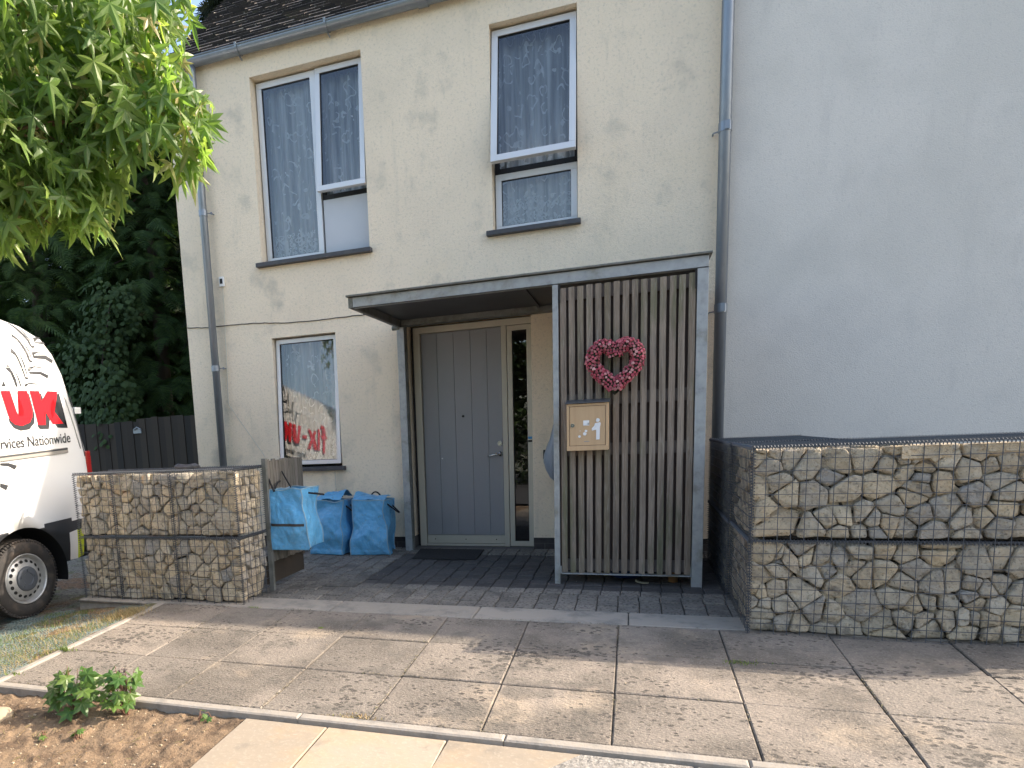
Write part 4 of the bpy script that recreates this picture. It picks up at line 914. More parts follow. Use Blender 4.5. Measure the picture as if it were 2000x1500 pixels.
    # handles
    def loop(a,b,bulge,side,w_=.022):
        a=Rm@Vector(a);b=Rm@Vector(b);bu=Rm.to_3x3()@Vector(bulge);pts=[]
        for i in range(13):
            t=i/12;pts.append(a.lerp(b,t)+bu*math.sin(math.pi*t)**.8)
        mb=MB();mb.tube(pts,w_*.36,6);obj('handle',mb,M['strap'],T)
    loop((hw+.01,-hd*.55,h*.93),(hw+.01,hd*.35,h*.90),(.11,-.03,-.085 if not hang else -.01),(.15,0,1) if not hang else (.2,0,1))
    if hang:
        loop((-hw+.02,-hd*.9,h*.98),(-hw-.02,hd*.6,h*1.12),(0,0,.02),(0,.3,1),.018)
        mb=MB();a=Rm@Vector((-hw*.9,-hd*.85,h*.97));mb.tube([a,a+Vector((-.05,.02,.10))],.007,6);obj('hook_strap',mb,M['strap'],T)
        mb=MB();a=Rm@Vector((-hw*.1,-hd*.2,h*1.0));mb.tube([a,a+Vector((-.14,.12,.13))],.006,6);obj('hook_strap',mb,M['strap'],T)
    else:
        loop((-hw*.3,hd*.8,h*1.03),(hw*.35,hd*.8,h*1.03),(0,0,.045),(0,1,.2))
    return T
bag('blue bag with a black zip hanging on the timber fence panel',-2.50,-1.74,.315,.275,.27,.45,rad(3),2,flap=False,zipz=.40,hang=True)
bag('blue bag on the ground between the hanging bag and the one nearest the door',-2.84,-.28,-.004,.32,.31,.53,rad(-3),5,front_low=.0)
bag('blue bag on the ground nearest the front door',-2.415,-.28,-.004,.325,.32,.53,rad(5),8,front_low=.0)
# ---------------------------------------------------------------- van
VX=-4.57;VY=-1.64
VT=empty('delivery_van',(-5.55,-4.2,-.2),'white panel van with red lettering parked rear end towards the fence','van')
def vz(y,z):return z+.05*(y+1.64)+.02
SIDE=[(.03,.19),(.012,.30),(.004,.42),(0,.53),(0,.56),(0,.8),(0,1.1),(0,1.4),(.002,1.6),(.008,1.78),(.03,1.94),(.065,2.06),(.12,2.16),(.2,2.225),(.35,2.262),(.65,2.28),(.95,2.285)]
def vr(z):
    t=[(0,.0),(1.03,0),(1.17,.03),(1.36,.08),(1.53,.125),(1.77,.185),(1.9,.225),(2.05,.30),(2.12,.39),(2.17,.48),(2.22,.60),(2.3,.72)]
    for (a,b),(c,d) in zip(t,t[1:]):
        if a<=z<=c:return b+(d-b)*(z-a)/(c-a)
    return .72
ST=[(0,.06,9),(.015,.025,9),(.05,.007,9),(.11,0,9),(.3,0,9),(.6,0,9),(.95,0,9),(1.3,0,9),(1.9,0,9),(2.6,0,9),(3.1,0,2.285),(3.45,0,2.2),(3.8,0,1.85),(4.15,.01,1.5),(4.4,.02,1.28),(4.8,.05,1.12),(5.1,.12,.95),(5.2,.2,.7)]
mb=MB();v=[];n=len(SIDE)
def sxp(dx,ins):return VX-dx-ins
for u,ins,top in ST:
    ring=[]
    for dx,z in SIDE:
        zz=min(z,top+.02*(z/2.3));y=VY-vr(z)*max(0,1-u/3)-u;ring.append((sxp(dx,ins),y,vz(y,zz)))
    cx=-5.55
    mir=[(2*cx-x,y,z) for x,y,z in reversed(ring[:-1])]
    v+=ring+mir
m_=2*n-1;f=[]
for k in range(len(ST)-1):
    for i in range(m_):
        f.append((k*m_+i,(k+1)*m_+i,(k+1)*m_+(i+1)%m_,k*m_+(i+1)%m_))
f.append(tuple(range(m_)));f.append(tuple(reversed(range((len(ST)-1)*m_,len(ST)*m_))))
mb.add(v,f)
body=obj('body',mb,[M['white'],M['vandark']],VT,smooth=True)
WYS=[(-2.44,.14),(-5.75,-.03)]
def boolcut(o,cy,cz,r_,x0,x1):
    c=MB();nn=48;vv=[]
    off=OFF[o.name]
    for x in(x0,x1):
        for i in range(nn):
            a=6.283185*i/nn;vv.append((x,cy+r_*math.cos(a),cz+r_*math.sin(a)))
    c.add(vv,[(i,(i+1)%nn,nn+(i+1)%nn,nn+i) for i in range(nn)]+[tuple(reversed(range(nn))),tuple(range(nn,2*nn))])
    me=bpy.data.meshes.new('cut');me.from_pydata([tuple(Vector(p)-off) for p in c.v],[],c.f);co_=bpy.data.objects.new('cut',me);C.objects.link(co_);co_.parent=o.parent
    md=o.modifiers.new('b','BOOLEAN');md.operation='DIFFERENCE';md.object=co_;md.solver='EXACT'
    bpy.context.view_layer.update();dg=bpy.context.evaluated_depsgraph_get()
    nm=bpy.data.meshes.new_from_object(o.evaluated_get(dg));o.modifiers.clear();o.data=nm;bpy.data.objects.remove(co_)
for cy_,cz_ in WYS: boolcut(body,cy_,cz_,.405,-4.95,-4.3)
for p in body.data.polygons:
    z=p.center.z+OFF[body.name].z;y=p.center.y+OFF[body.name].y
    p.material_index=1 if z<vz(y,.545) else 0
    p.use_smooth=True
# wheel arch liners, wheels
for cy_,cz_ in WYS:
    mb=MB();vv=[];nn=40
    for x in(-4.575,-4.94):
        for i in range(nn+1):
            a=-.25+(math.pi+.5)*i/nn;vv.append((x,cy_+.402*math.cos(a),cz_+.402*math.sin(a)))
    mb.add(vv,[(i,i+1,nn+2+i,nn+1+i) for i in range(nn)])
    mb.add([(-4.93,cy_-.42,cz_-.2),(-4.93,cy_+.42,cz_-.2),(-4.93,cy_+.42,cz_+.42),(-4.93,cy_-.42,cz_+.42)],[(0,1,2,3)])
    obj('wheel_arch',mb,M['black'],VT,smooth=False)
def wheel(cy,cz,sx=1,xf=-4.60):
    def lat(mb,prof,n=64):
        vv=[]
        for rr,x in prof:
            for i in range(n):
                a=6.283185*i/n;vv.append((xf+x*sx,cy+rr*math.cos(a),cz+rr*math.sin(a)))
        mb.add(vv,[(k*n+i,k*n+(i+1)%n,(k+1)*n+(i+1)%n,(k+1)*n+i) for k in range(len(prof)-1) for i in range(n)])
    mb=MB();r_=.322
    lat(mb,[(.196,-.03),(.205,-.012),(.225,.002),(.25,.006),(.285,.0),(.303,-.014),(.314,-.03),(.318,-.034),(.318,-.05),(.313,-.054),(.322,-.058),(.323,-.095),(.316,-.099),(.323,-.103),(.323,-.14),(.316,-.144),(.32,-.148),(.31,-.185),(.25,-.2),(.2,-.19)])
    # tread blocks
    for i in range(72):
        a=6.283185*i/72
        for xo in(-.030,-.165):
            mb.box(0,0,0,0,0,0) if False else None
            c=Matrix.Translation((xf+xo*sx,cy,cz))@Matrix.Rotation(a,4,'X');mb.box(-.018,.018,-.009,.009,.300,.3215,M=c)
    wh=obj('wheel',mb,M['tyre'],VT,smooth=True)
    mb=MB();lat(mb,[(.204,-.012),(.204,-.004),(.196,-.004),(.190,-.02),(.186,-.062),(.176,-.075),(.172,-.05),(.165,-.036),(.15,-.028),(.13,-.020),(.112,-.012),(.10,-.008),(.0,-.006)]);obj('rim',mb,M['rim'],wh,smooth=True)
    mb=MB();lat(mb,[(.102,-.012),(.098,.004),(.085,.010),(.05,.012),(.045,.006),(.0,.006)]);
    for i in range(5):
        a=6.283*i/5+.3;yc,zc=cy+.068*math.cos(a),cz+.068*math.sin(a);mb.bar((xf+.004*sx,yc,zc),(xf+.016*sx,yc,zc),.011,6)
    obj('hub_cap',mb,M['cap'],wh,smooth=False)
    mb=MB()
    for i in range(18):
        a=6.283*i/18;rr=.1445;yc,zc=cy+rr*math.cos(a),cz+rr*math.sin(a);xq=xf-.0262*sx
        vv=[]
        for j in range(14):
            b=6.283*j/14;dr_=.0125*math.cos(b);dt=.0165*math.sin(b)
            y_=(rr+dr_)*math.cos(a)-dt*math.sin(a);z_=(rr+dr_)*math.sin(a)+dt*math.cos(a)
            xx=xf+sx*(-.0222-(dr_/.02)*.0085+.0015);vv.append((xx,cy+y_,cz+z_))
        mb.add(vv,[tuple(range(14))])
    obj('rim_holes',mb,M['black'],wh)
for cy_,cz_ in WYS: wheel(cy_,cz_-.01)
wheel(-2.44,.13,-1,-6.50);wheel(-5.75,-.04,-1,-6.50)
D={
'A': [(-2.239, 2.172), (-2.213, 2.17), (-2.166, 2.129), (-2.133, 2.08), (-2.112, 2.039), (-2.108, 2.002), (-2.077, 2.0), (-2.082, 1.986), (-2.112, 1.978), (-2.125, 2.0), (-2.134, 2.031), (-2.161, 2.076), (-2.193, 2.126)] ,
'Ac': [(-2.066, 2.044), (-2.051, 2.035), (-1.972, 2.043), (-1.964, 2.024), (-2.024, 2.025), (-2.063, 2.027)] ,
'Ac2': [(-2.069, 2.071), (-1.995, 2.079), (-1.989, 2.072), (-2.053, 2.063), (-2.054, 2.04), (-2.066, 2.041)] ,
'At': [(-2.166, 2.152), (-2.159, 2.151), (-2.123, 2.102), (-2.098, 2.041), (-2.103, 2.035), (-2.132, 2.091)] ,
'B': [(-2.263, 2.08), (-2.248, 2.068), (-2.214, 2.033), (-2.193, 1.999), (-2.173, 1.947), (-2.163, 1.878), (-2.141, 1.873), (-2.153, 1.858), (-2.179, 1.866), (-2.19, 1.924), (-2.209, 1.976), (-2.234, 2.031), (-2.273, 2.055)] ,
'Bt': [(-2.189, 2.026), (-2.183, 2.026), (-2.151, 1.96), (-2.145, 1.891), (-2.151, 1.89), (-2.16, 1.948)] ,
'Bc': [(-2.129, 1.924), (-2.12, 1.92), (-1.996, 1.931), (-1.925, 1.898), (-1.94, 1.869), (-2.008, 1.897), (-2.124, 1.896)] ,
'Bc2': [(-2.126, 1.946), (-2.063, 1.955), (-2.001, 1.944), (-2.001, 1.939), (-2.064, 1.947), (-2.114, 1.939), (-2.12, 1.92), (-2.132, 1.924)] ,
'C': [(-2.319, 1.957), (-2.295, 1.93), (-2.275, 1.89), (-2.254, 1.812), (-2.245, 1.738), (-2.216, 1.735), (-2.228, 1.718), (-2.249, 1.725), (-2.265, 1.78), (-2.28, 1.853), (-2.299, 1.904), (-2.34, 1.926)] ,
'Ct': [(-2.256, 1.913), (-2.25, 1.913), (-2.229, 1.846), (-2.222, 1.756), (-2.229, 1.755), (-2.239, 1.824)] ,
'Cc': [(-2.211, 1.789), (-2.198, 1.782), (-2.087, 1.792), (-2.009, 1.767), (-2.021, 1.739), (-2.091, 1.768), (-2.194, 1.766)] ,
'Cc2': [(-2.2, 1.816), (-2.136, 1.832), (-2.054, 1.825), (-2.058, 1.819), (-2.138, 1.823), (-2.187, 1.811), (-2.195, 1.787), (-2.208, 1.789)] ,
'D': [(-2.392, 1.828), (-2.38, 1.803), (-2.363, 1.773), (-2.34, 1.712), (-2.333, 1.657), (-2.351, 1.656), (-2.361, 1.7), (-2.384, 1.761), (-2.417, 1.79)] ,
'Dt': [(-2.337, 1.775), (-2.331, 1.773), (-2.308, 1.713), (-2.296, 1.661), (-2.306, 1.658), (-2.316, 1.702)] ,
'Dc': [(-2.264, 1.679), (-2.218, 1.694), (-2.143, 1.692), (-2.131, 1.684), (-2.22, 1.684), (-2.254, 1.678), (-2.256, 1.661), (-2.267, 1.66)] ,
'E': [(-2.459, 1.694), (-2.443, 1.654), (-2.485, 1.652)] ,
'F': [(-2.587, 1.069), (-2.513, 1.067), (-2.434, 1.042), (-2.461, 1.011), (-2.517, 1.041), (-2.59, 1.051)] ,
'Gx': [(-2.61, 0.918), (-2.539, 0.894), (-2.564, 0.857), (-2.615, 0.887)] ,
'K': [(-2.225, 1.63), (-2.132, 1.632), (-2.121, 1.549), (-2.047, 1.635), (-1.941, 1.635), (-2.04, 1.515), (-1.915, 1.369), (-2.03, 1.365), (-2.093, 1.466), (-2.112, 1.438), (-2.107, 1.358), (-2.182, 1.358)] ,
'U': [(-2.343, 1.625), (-2.253, 1.629), (-2.227, 1.481), (-2.23, 1.426), (-2.265, 1.377), (-2.342, 1.352), (-2.406, 1.361), (-2.446, 1.393), (-2.463, 1.445), (-2.502, 1.618), (-2.417, 1.622), (-2.376, 1.457), (-2.363, 1.434), (-2.338, 1.425), (-2.314, 1.436), (-2.312, 1.468)] ,
'Ksh': [(-2.134, 1.614), (-2.114, 1.613), (-2.095, 1.549), (-2.031, 1.616), (-1.92, 1.618), (-2.017, 1.498), (-1.872, 1.332), (-1.983, 1.335), (-2.049, 1.428), (-2.073, 1.414), (-2.076, 1.324), (-2.171, 1.325), (-2.188, 1.35)] ,
'Ush': [(-2.256, 1.612), (-2.235, 1.608), (-2.206, 1.437), (-2.219, 1.372), (-2.274, 1.323), (-2.361, 1.313), (-2.422, 1.335), (-2.454, 1.377), (-2.462, 1.412), (-2.406, 1.361), (-2.342, 1.352), (-2.265, 1.377), (-2.23, 1.426)] ,
'hy': [(-2.529, 1.455), (-2.512, 1.457), (-2.503, 1.419), (-2.535, 1.417)] ,
'hys': [(-2.535, 1.417), (-2.503, 1.419), (-2.497, 1.391), (-2.54, 1.387)] ,
'panel': [(-2.478, 1.8), (-2.326, 1.805), (-2.154, 1.804), (-2.044, 1.8), (-1.968, 1.778), (-1.923, 1.736), (-1.89, 1.658), (-1.838, 1.499), (-1.792, 1.336), (-1.748, 1.152)] ,
'door': [(-1.8, 1.598), (-1.758, 1.407), (-1.723, 1.217), (-1.702, 1.084)] ,
'hinge': [(-1.71, 1.513), (-1.674, 1.508), (-1.674, 1.457), (-1.706, 1.457)] ,
'light': [(-1.703, 1.13), (-1.638, 1.124), (-1.625, 1.007), (-1.701, 1.012)] ,
'mould': [(-2.578, 1.128), (-1.902, 1.169), (-1.906, 1.121), (-2.585, 1.082)] ,
'baseline': [(-2.571, 1.175), (-1.854, 1.214)] ,
'Ntop': [(-2.283, 1.263), (-2.285, 1.187)] ,
'rib': [(-2.443, 2.028), (-1.951, 2.035)] ,
'rib2': [(-2.46, 1.918), (-1.929, 1.942)] ,
'rib3': [(-2.469, 1.858), (-2.212, 1.867)] ,

}
def xsurf(z,y):
    zl=z-.05*(y+1.64)-.02;t=SIDE
    for (a,b),(c,d) in zip(t,t[1:]):
        if b<=zl<=d:return VX-(a+(c-a)*(zl-b)/(d-b))
    return VX
def decal(name,pts,m,off=.003,parent=VT,sub=True):
    # flat vinyl shape following the curve of the side panel
    mb=MB();P2=pts
    bm=bmesh.new();vs=[bm.verts.new((0,y,z)) for y,z in P2];bm.faces.new(vs);bmesh.ops.triangulate(bm,faces=bm.faces[:])
    if sub:bmesh.ops.subdivide_edges(bm,edges=bm.edges[:],cuts=3,use_grid_fill=True)
    for q in bm.verts:q.co.x=xsurf(q.co.z,q.co.y)+off
    bm.verts.index_update();mb.add([tuple(q.co) for q in bm.verts],[tuple(x.index for x in f_.verts) for f_ in bm.faces]);bm.free()
    return obj(name,mb,m,parent)
import bmesh
for k in('A','Ac','Ac2','At','B','Bt','Bc','Bc2','C','Ct','Cc','Cc2','D','Dt','Dc','E','F','Gx'): decal('logo_stroke',D[k],M['darktext'],.003)
for k in('Ksh','Ush','hys'): decal('letter_shadow',D[k] if k!='hys' else [(-2.68,1.452),(-2.535,1.452),(-2.53,1.425),(-2.67,1.425)],M['darktext'],.003)
for k in('K','U'): decal('letter_'+k.lower(),D[k],M['redtext'],.005)
decal('hyphen',[(-2.685,1.50),(-2.545,1.50),(-2.535,1.452),(-2.68,1.452)],M['redtext'],.005)
xl=[(-3.02,1.60),(-2.94,1.60),(-2.88,1.52),(-2.82,1.60),(-2.73,1.60),(-2.83,1.475),(-2.70,1.31),(-2.80,1.31),(-2.87,1.41),(-2.94,1.31),(-3.04,1.31),(-2.92,1.465)]
il=[(-3.15,1.64),(-3.07,1.64),(-3.045,1.31),(-3.13,1.31)]
fl=[(-3.40,1.56),(-3.34,1.56),(-3.35,1.66),(-3.30,1.71),(-3.20,1.715),(-3.18,1.66),(-3.24,1.65),(-3.255,1.60),(-3.25,1.56),(-3.19,1.56),(-3.19,1.51),(-3.25,1.51),(-3.235,1.28),(-3.32,1.28),(-3.335,1.51),(-3.40,1.51)]
for nm,p in(('letter_x',xl),('letter_i',il),('letter_f',fl)):
    decal('letter_shadow',[(y+.018,z-.022) for y,z in p],M['darktext'],.003);decal(nm,p,M['redtext'],.005)
def text_mesh(s,y0,y1,z0,slope,h,m,name,parent):
    cu=bpy.data.curves.new('t','FONT');cu.body=s;cu.size=1;cu.offset=.012;o=bpy.data.objects.new('t',cu);C.objects.link(o);bpy.context.view_layer.update()
    me=o.to_mesh();vs=[q.co.copy() for q in me.vertices];fs=[tuple(p.vertices) for p in me.polygons];o.to_mesh_clear();bpy.data.objects.remove(o)
    xa=min(q.x for q in vs);xb=max(q.x for q in vs);mb=MB();out=[]
    for q in vs:
        y=y0+(q.x-xa)/(xb-xa)*(y1-y0);z=z0+slope*(y-y0)+q.y*h/.70;out.append((xsurf(z,y)+.004,y,z))
    mb.add(out,fs);return obj(name,mb,m,parent)
text_mesh('Services Nationwide',-2.655,-1.857,1.168,.054,.082,M['darktext'],'lettering',VT)
pp=[(xsurf(z,y)+.001,y,z) for y,z in D['panel']]
pp=[(xsurf(1.80,-4.2)+.001,-4.2,1.72)]+pp
mb=MB();mb.tube(pp,.0045,5);obj('panel_seam',mb,M['seamgrey'],VT,smooth=True)
mb=MB();mb.tube([(xsurf(z,y)-.004,y-.0,z) for y,z in D['door']],.004,5);obj('panel_seam',mb,M['vandark'],VT)
mb=MB()
mb.box(VX-.005,VX+.014,-4.9,-1.905,1.121,1.168,M=Matrix.Translation((0,-1.9,1.145))@Matrix.Rotation(.06,4,'X')@Matrix.Translation((0,1.9,-1.145)))
obj('side_moulding',mb,M['mould'],VT,bevel=.004)
mb=MB();mb.box(VX+.0142,VX+.0165,-4.9,-1.912,1.150,1.162,M=Matrix.Translation((0,-1.9,1.145))@Matrix.Rotation(.06,4,'X')@Matrix.Translation((0,1.9,-1.145)));obj('moulding_groove',mb,M['vandark'],VT)
mb=MB();mb.box(-4.64,-4.574,-1.69,-1.628,.72,1.13);obj('rear_lamp',mb,M['redlight'],VT,bevel=.012)
mb=MB();mb.box(-6.52,-6.46,-1.69,-1.628,.72,1.13);obj('rear_lamp',mb,M['redlight'],VT,bevel=.012)
mb=MB();mb.box(-4.66,-4.585,-1.745,-1.675,1.455,1.512);obj('door_hinge',mb,M['white'],VT,bevel=.006)
mb=MB();mb.box(-4.66,-4.578,-1.69,-1.63,.86,.92);obj('door_hinge',mb,M['white'],VT,bevel=.006)
decal('bumper_sticker',[(-1.99,.20),(-1.90,.20),(-1.90,.455),(-1.99,.44)],M['white'],.012)
decal('lime_sticker',[(-1.90,.20),(-1.83,.22),(-1.83,.46),(-1.90,.455)],M['lime'],.012)
mb=MB();mb.box(-6.45,-4.63,-1.62,-1.56,.22,.44);obj('bumper',mb,M['vandark'],VT,bevel=.02)
mb=MB();v=[(-4.566,-4.95,1.15),(-4.566,-5.62,1.08),(-4.572,-5.42,1.28),(-4.585,-5.05,1.72),(-4.585,-4.95,1.72)];mb.add(v,[(0,1,2,3,4)]);obj('cab_window',mb,M['darkglass'],VT)
mb=MB();mb.box(-4.55,-4.40,-5.42,-5.36,1.08,1.32);obj('wing_mirror',mb,M['vandark'],VT,bevel=.02)
mb=MB();v=[(-4.70,-5.80,1.20),(-6.4,-5.80,1.20),(-6.35,-5.22,1.83),(-4.75,-5.22,1.83)];mb.add([(x,y-.02,z+.03) for x,y,z in v],[(0,1,2,3)]);obj('windscreen',mb,M['darkglass'],VT)

import numpy as np
def rotm(dirv,up,r):
    # frame with y axis along dirv, z roughly up, twisted at random
    y=Vector(dirv).normalized();z=Vector(up);z=(z-y*z.dot(y))
    if z.length<1e-3:z=y.orthogonal()
    z.normalize();x=y.cross(z);return Matrix((x,y,z)).transposed()
def scatter(tv,tf,frames,alts=None):
    tv=np.array(tv,float);n=len(tv);V=[];F=[];al=[np.array(a,float) for a in alts] if alts else [tv]
    for k,(p,m,s) in enumerate(frames):
        q=(al[k%len(al)]*s)@np.array(m).T+np.array(p);V.append(q)
    V=np.concatenate(V);F=[tuple(i+k*n for i in f) for k in range(len(frames)) for f in tf]
    mb=MB();mb.v=[tuple(p) for p in V.tolist()];mb.f=F;mb.mi=[0]*len(F);return mb
def star(lobes,w=.13,notch=.30):
    # star shaped leaf: petiole at origin, blade along +y, unit size
    cy=.36;v=[(0,cy,0)];f=[];ring=[]
    for k,(ang,L_) in enumerate(lobes):
        a=rad(ang);d=(math.sin(a),math.cos(a));s=(d[1],-d[0])
        def pt(t,o):
            x=d[0]*L_*t+s[0]*o;y=cy+d[1]*L_*t+s[1]*o;rr=math.hypot(x,y-cy);return (x,y,-.22*rr*rr-.05*abs(o)/w)
        i=len(v);v+=[pt(.30,-w),pt(.58,-w*.82),pt(.82,-w*.36),pt(1,0),pt(.82,w*.36),pt(.58,w*.82),pt(.30,w),pt(.5,0)]
        f+=[(0,i,i+1,i+7),(i+7,i+1,i+2,i+3),(i+7,i+3,i+4,i+5),(i+7,i+5,i+6,0)]
        ring.append((i,i+6))
    for a,b in zip(ring,ring[1:]): f.append((0,a[1],b[0]))
    v+=[(-.008,0,0),(.008,0,0),(.008,cy,-.005),(-.008,cy,-.005)];n=len(v);f.append((n-4,n-3,n-2,n-1));return v,f
SV,SF=star([(-118,.46),(-58,.66),(0,.80),(58,.66),(118,.46)],.10)
SVs=[SV,star([(-110,.38),(-50,.62),(4,.95),(58,.70),(120,.40)],.095)[0],[(x*.75,y,z-.9*abs(x)**1.5) for x,y,z in SV],[(x,y,z-.35*y*y) for x,y,z in SV]]
r=random.Random(21)
TR=empty('sweetgum_tree',(-3.85,-4.7,-.3),'sweetgum tree with star shaped yellow green leaves overhanging at upper left','tree')
mb=MB();mb.tube([(-3.85,-4.7,-.35),(-3.83,-4.68,.5),(-3.78,-4.6,1.5),(-3.72,-4.5,2.6),(-3.65,-4.4,4.0),(-3.6,-4.3,5.2)],[.10,.085,.075,.065,.05,.02],12);obj('trunk',mb,M['bark'],TR,smooth=True)
EL_=[((-2.70,-3.75,2.45),(.36,.3,.24),240),((-3.35,-3.85,3.27),(1.30,.75,1.0),2900),((-2.78,-3.75,2.60),(.50,.36,.33),330),((-3.35,-3.75,2.62),(.55,.36,.40),330),((-2.22,-3.60,2.72),(.36,.26,.28),230),((-2.35,-3.6,3.2),(.42,.35,.48),330),((-4.3,-5.0,3.6),(1.1,.9,1.2),900)]
mb=MB()
ends=[(-2.1,-3.55,2.75),(-2.5,-3.6,2.5),(-2.9,-3.7,2.35),(-3.3,-3.8,2.4),(-2.3,-3.6,3.3),(-2.7,-3.9,3.7),(-3.3,-3.4,3.1),(-3.6,-3.9,2.3),(-4.5,-5,3.5),(-3.0,-4.3,3.3),(-2.6,-3.5,2.9)]
for i,e in enumerate(ends):
    s=Vector((-3.75+.02*i,-4.55+.02*i,1.9+.2*i));e=Vector(e);mid=s.lerp(e,.55)+Vector((0,0,.22));mb.tube([s,s.lerp(mid,.5)+Vector((0,0,.08)),mid,mid.lerp(e,.6),e],[.026,.02,.014,.009,.004],6)
    for q in range(5):
        a=mid.lerp(e,r.random());b=a+Vector((r.uniform(-.25,.3),r.uniform(-.2,.2),r.uniform(-.22,.05)));mb.tube([a,a.lerp(b,.5)+Vector((0,0,.03)),b],[.006,.004,.002],4)
obj('branches',mb,M['twig'],TR,smooth=True)
fr=[]
for (cx,cy,cz),(rx,ry,rz),n in EL_:
    k=0
    while k<n:
        p=Vector((r.uniform(-1,1),r.uniform(-1,1),r.uniform(-1,1)))
        if p.length>1:continue
        if p.length<.45 and r.random()<.5:continue
        q=Vector((cx+p.x*rx,cy+p.y*ry,cz+p.z*rz))
        if noise.noise(q*3.3)<-.24 and p.length>.5:continue
        k+=1
        d=Vector((r.gauss(.12,.35),r.gauss(0,.35),-r.uniform(.6,1.5)))
        up=Vector((r.gauss(.5,.5),r.gauss(-.25,.6),r.uniform(-.1,.9)))
        fr.append((q,rotm(d,up,r),r.choice([.09,.105,.12,.135,.15,.17])))
mb=scatter(SV,SF,fr,SVs);obj('crown',mb,M['leaf'],TR)
mb=MB()
for p in((-2.92,-4.15,2.72),(-3.35,-4.2,2.7),(-2.35,-3.85,2.74)):
    p=Vector(p)
    for i in range(130):
        d=Vector((r.gauss(0,1),r.gauss(0,1),r.gauss(0,1))).normalized();mb.bar(p+d*.008,p+d*r.uniform(.016,.023),.0018,3,.0004)
obj('seed_balls',mb,M['grass'],TR)
# seedlings in the soil bed
SV2,SF2=star([(-115,.45),(-55,.62),(0,.70),(55,.62),(115,.45)],.17)
def seedling(cx,cy,n,h,label,sz,spread,seed,purple=True):
    r=random.Random(seed);z0=zsoil(cx,cy);T=empty('seedling_plant',(cx,cy,z0),label,'plant');fr=[];mb=MB();mp_=MB()
    for i in range(n):
        a=r.uniform(0,6.28);rr=spread*r.uniform(.2,1);hh=h*r.uniform(.25,1)
        b=Vector((cx+r.gauss(0,.012),cy+r.gauss(0,.012),z0));e=Vector((cx+rr*math.cos(a),cy+rr*.6*math.sin(a),z0+hh));m=b.lerp(e,.5)+Vector((0,0,.02))
        mb.tube([b,m,e],[.0025,.002,.0012],5)
        d=(e-b);d.z=0;d=d.normalized()*.8+Vector((r.gauss(0,.3),-.2+r.gauss(0,.2),-r.uniform(.2,1.0)));fr.append((e,rotm(d,Vector((r.gauss(.2,.3),-.35,1)),r),sz*r.uniform(.7,1.15)))
    obj('stems',mb,M['twig'],T);obj('leaves',scatter(SV2,SF2,fr),M['leaf2'],T)
    if purple:
        fr=[]
        for i in range(60):
            e=Vector((cx+r.gauss(.0,.012),cy+r.gauss(0,.01),z0+r.uniform(.04,h*.95)));fr.append((e,rotm((r.gauss(0,1),r.gauss(0,1),r.gauss(0,.6)),(0,0,1),r),.016))
        obj('young_leaves',scatter(SV2,SF2,fr),M['purple'],T)
seedling(-2.64,-4.0,30,.26,'leafy green maple seedling on the soil, the left of the two taller ones',.105,.12,3,False)
seedling(-2.39,-3.94,28,.25,'maple seedling with purple young shoots on the soil, right of its taller neighbour',.085,.10,6,True)
seedling(-2.43,-4.22,6,.06,'tiny bright seedling at the front edge of the soil bed',.045,.03,9,False)
seedling(-2.60,-4.25,5,.03,'low spreading seedling at the front left of the soil bed',.04,.05,12,False)
seedling(-1.93,-3.93,5,.05,'small seedling at the corner of soil bed and buff slab',.035,.03,15,False)
mb=MB();r=random.Random(2)
for i in range(600):
    x=r.uniform(-3.6,-1.82);y=r.uniform(-4.9,-3.9);s=r.choice([.0015,.002,.003,.004,.006]);z=zsoil(x,y)
    mb.block(x-s,x+s,y-s*.8,y+s*.8,z-s,lambda a,b,z=z,s=s:z+s*.7,s*.4)
obj('soil_pebbles',mb,M['pebble'],kind='stuff',label='small pale pebbles scattered over the dry soil bed',cat='pebbles')
mb=MB()
for i in range(170):
    x=r.uniform(-3.4,-1.82);y=r.uniform(-4.6,-3.9);z=zsoil(x,y)+.004;a=r.uniform(0,3.14);l=r.uniform(.01,.045);mb.bar((x,y,z),(x+l*math.cos(a),y+l*math.sin(a),z+r.uniform(0,.012)),.0011,3)
obj('soil_twigs',mb,M['straw'],kind='stuff',label='dry twigs and bits lying on the soil bed',cat='twigs')
mb=MB();lathe(mb,(-3.02,-4.14,zsoil(-3.02,-4.14)-.02),[(.06,0),(.072,.03),(.06,.055),(.03,.068),(.0,.07)]);obj('pale_stone',mb,M['pebble'],base=(-3.02,-4.14,-.2),smooth=True,label='pale rounded stone in the soil at the left edge',cat='stone')
# leaf litter and crumbs on paving
mb=MB();r=random.Random(31)
for i in range(90):
    x=r.uniform(-2.6,1.6);y=r.uniform(-3.7,-.35);s=r.uniform(.004,.011);z=G(y)+.006;a=r.uniform(0,3)
    mb.add([(x+s*math.cos(a),y+s*math.sin(a),z),(x-s*.6*math.sin(a),y+s*.6*math.cos(a),z+.002),(x-s*math.cos(a),y-s*math.sin(a),z),(x+s*.6*math.sin(a),y-s*.6*math.cos(a),z+.003)],[(0,1,2,3)])
obj('litter_crumbs',mb,M['pebble'],kind='stuff',label='pale crumbs and leaf bits scattered over the forecourt paving',cat='litter')
mb=MB();q=Vector((-1.909,-2.69,G(-2.69)+.006));mb=scatter(SV2,SF2,[(q,rotm((1,.6,0),(0,0,1),r),.045)]);obj('fallen_leaf',mb,M['grass'],base=tuple(q),label='small yellow green leaf fallen on the sunlit paving',cat='leaf')
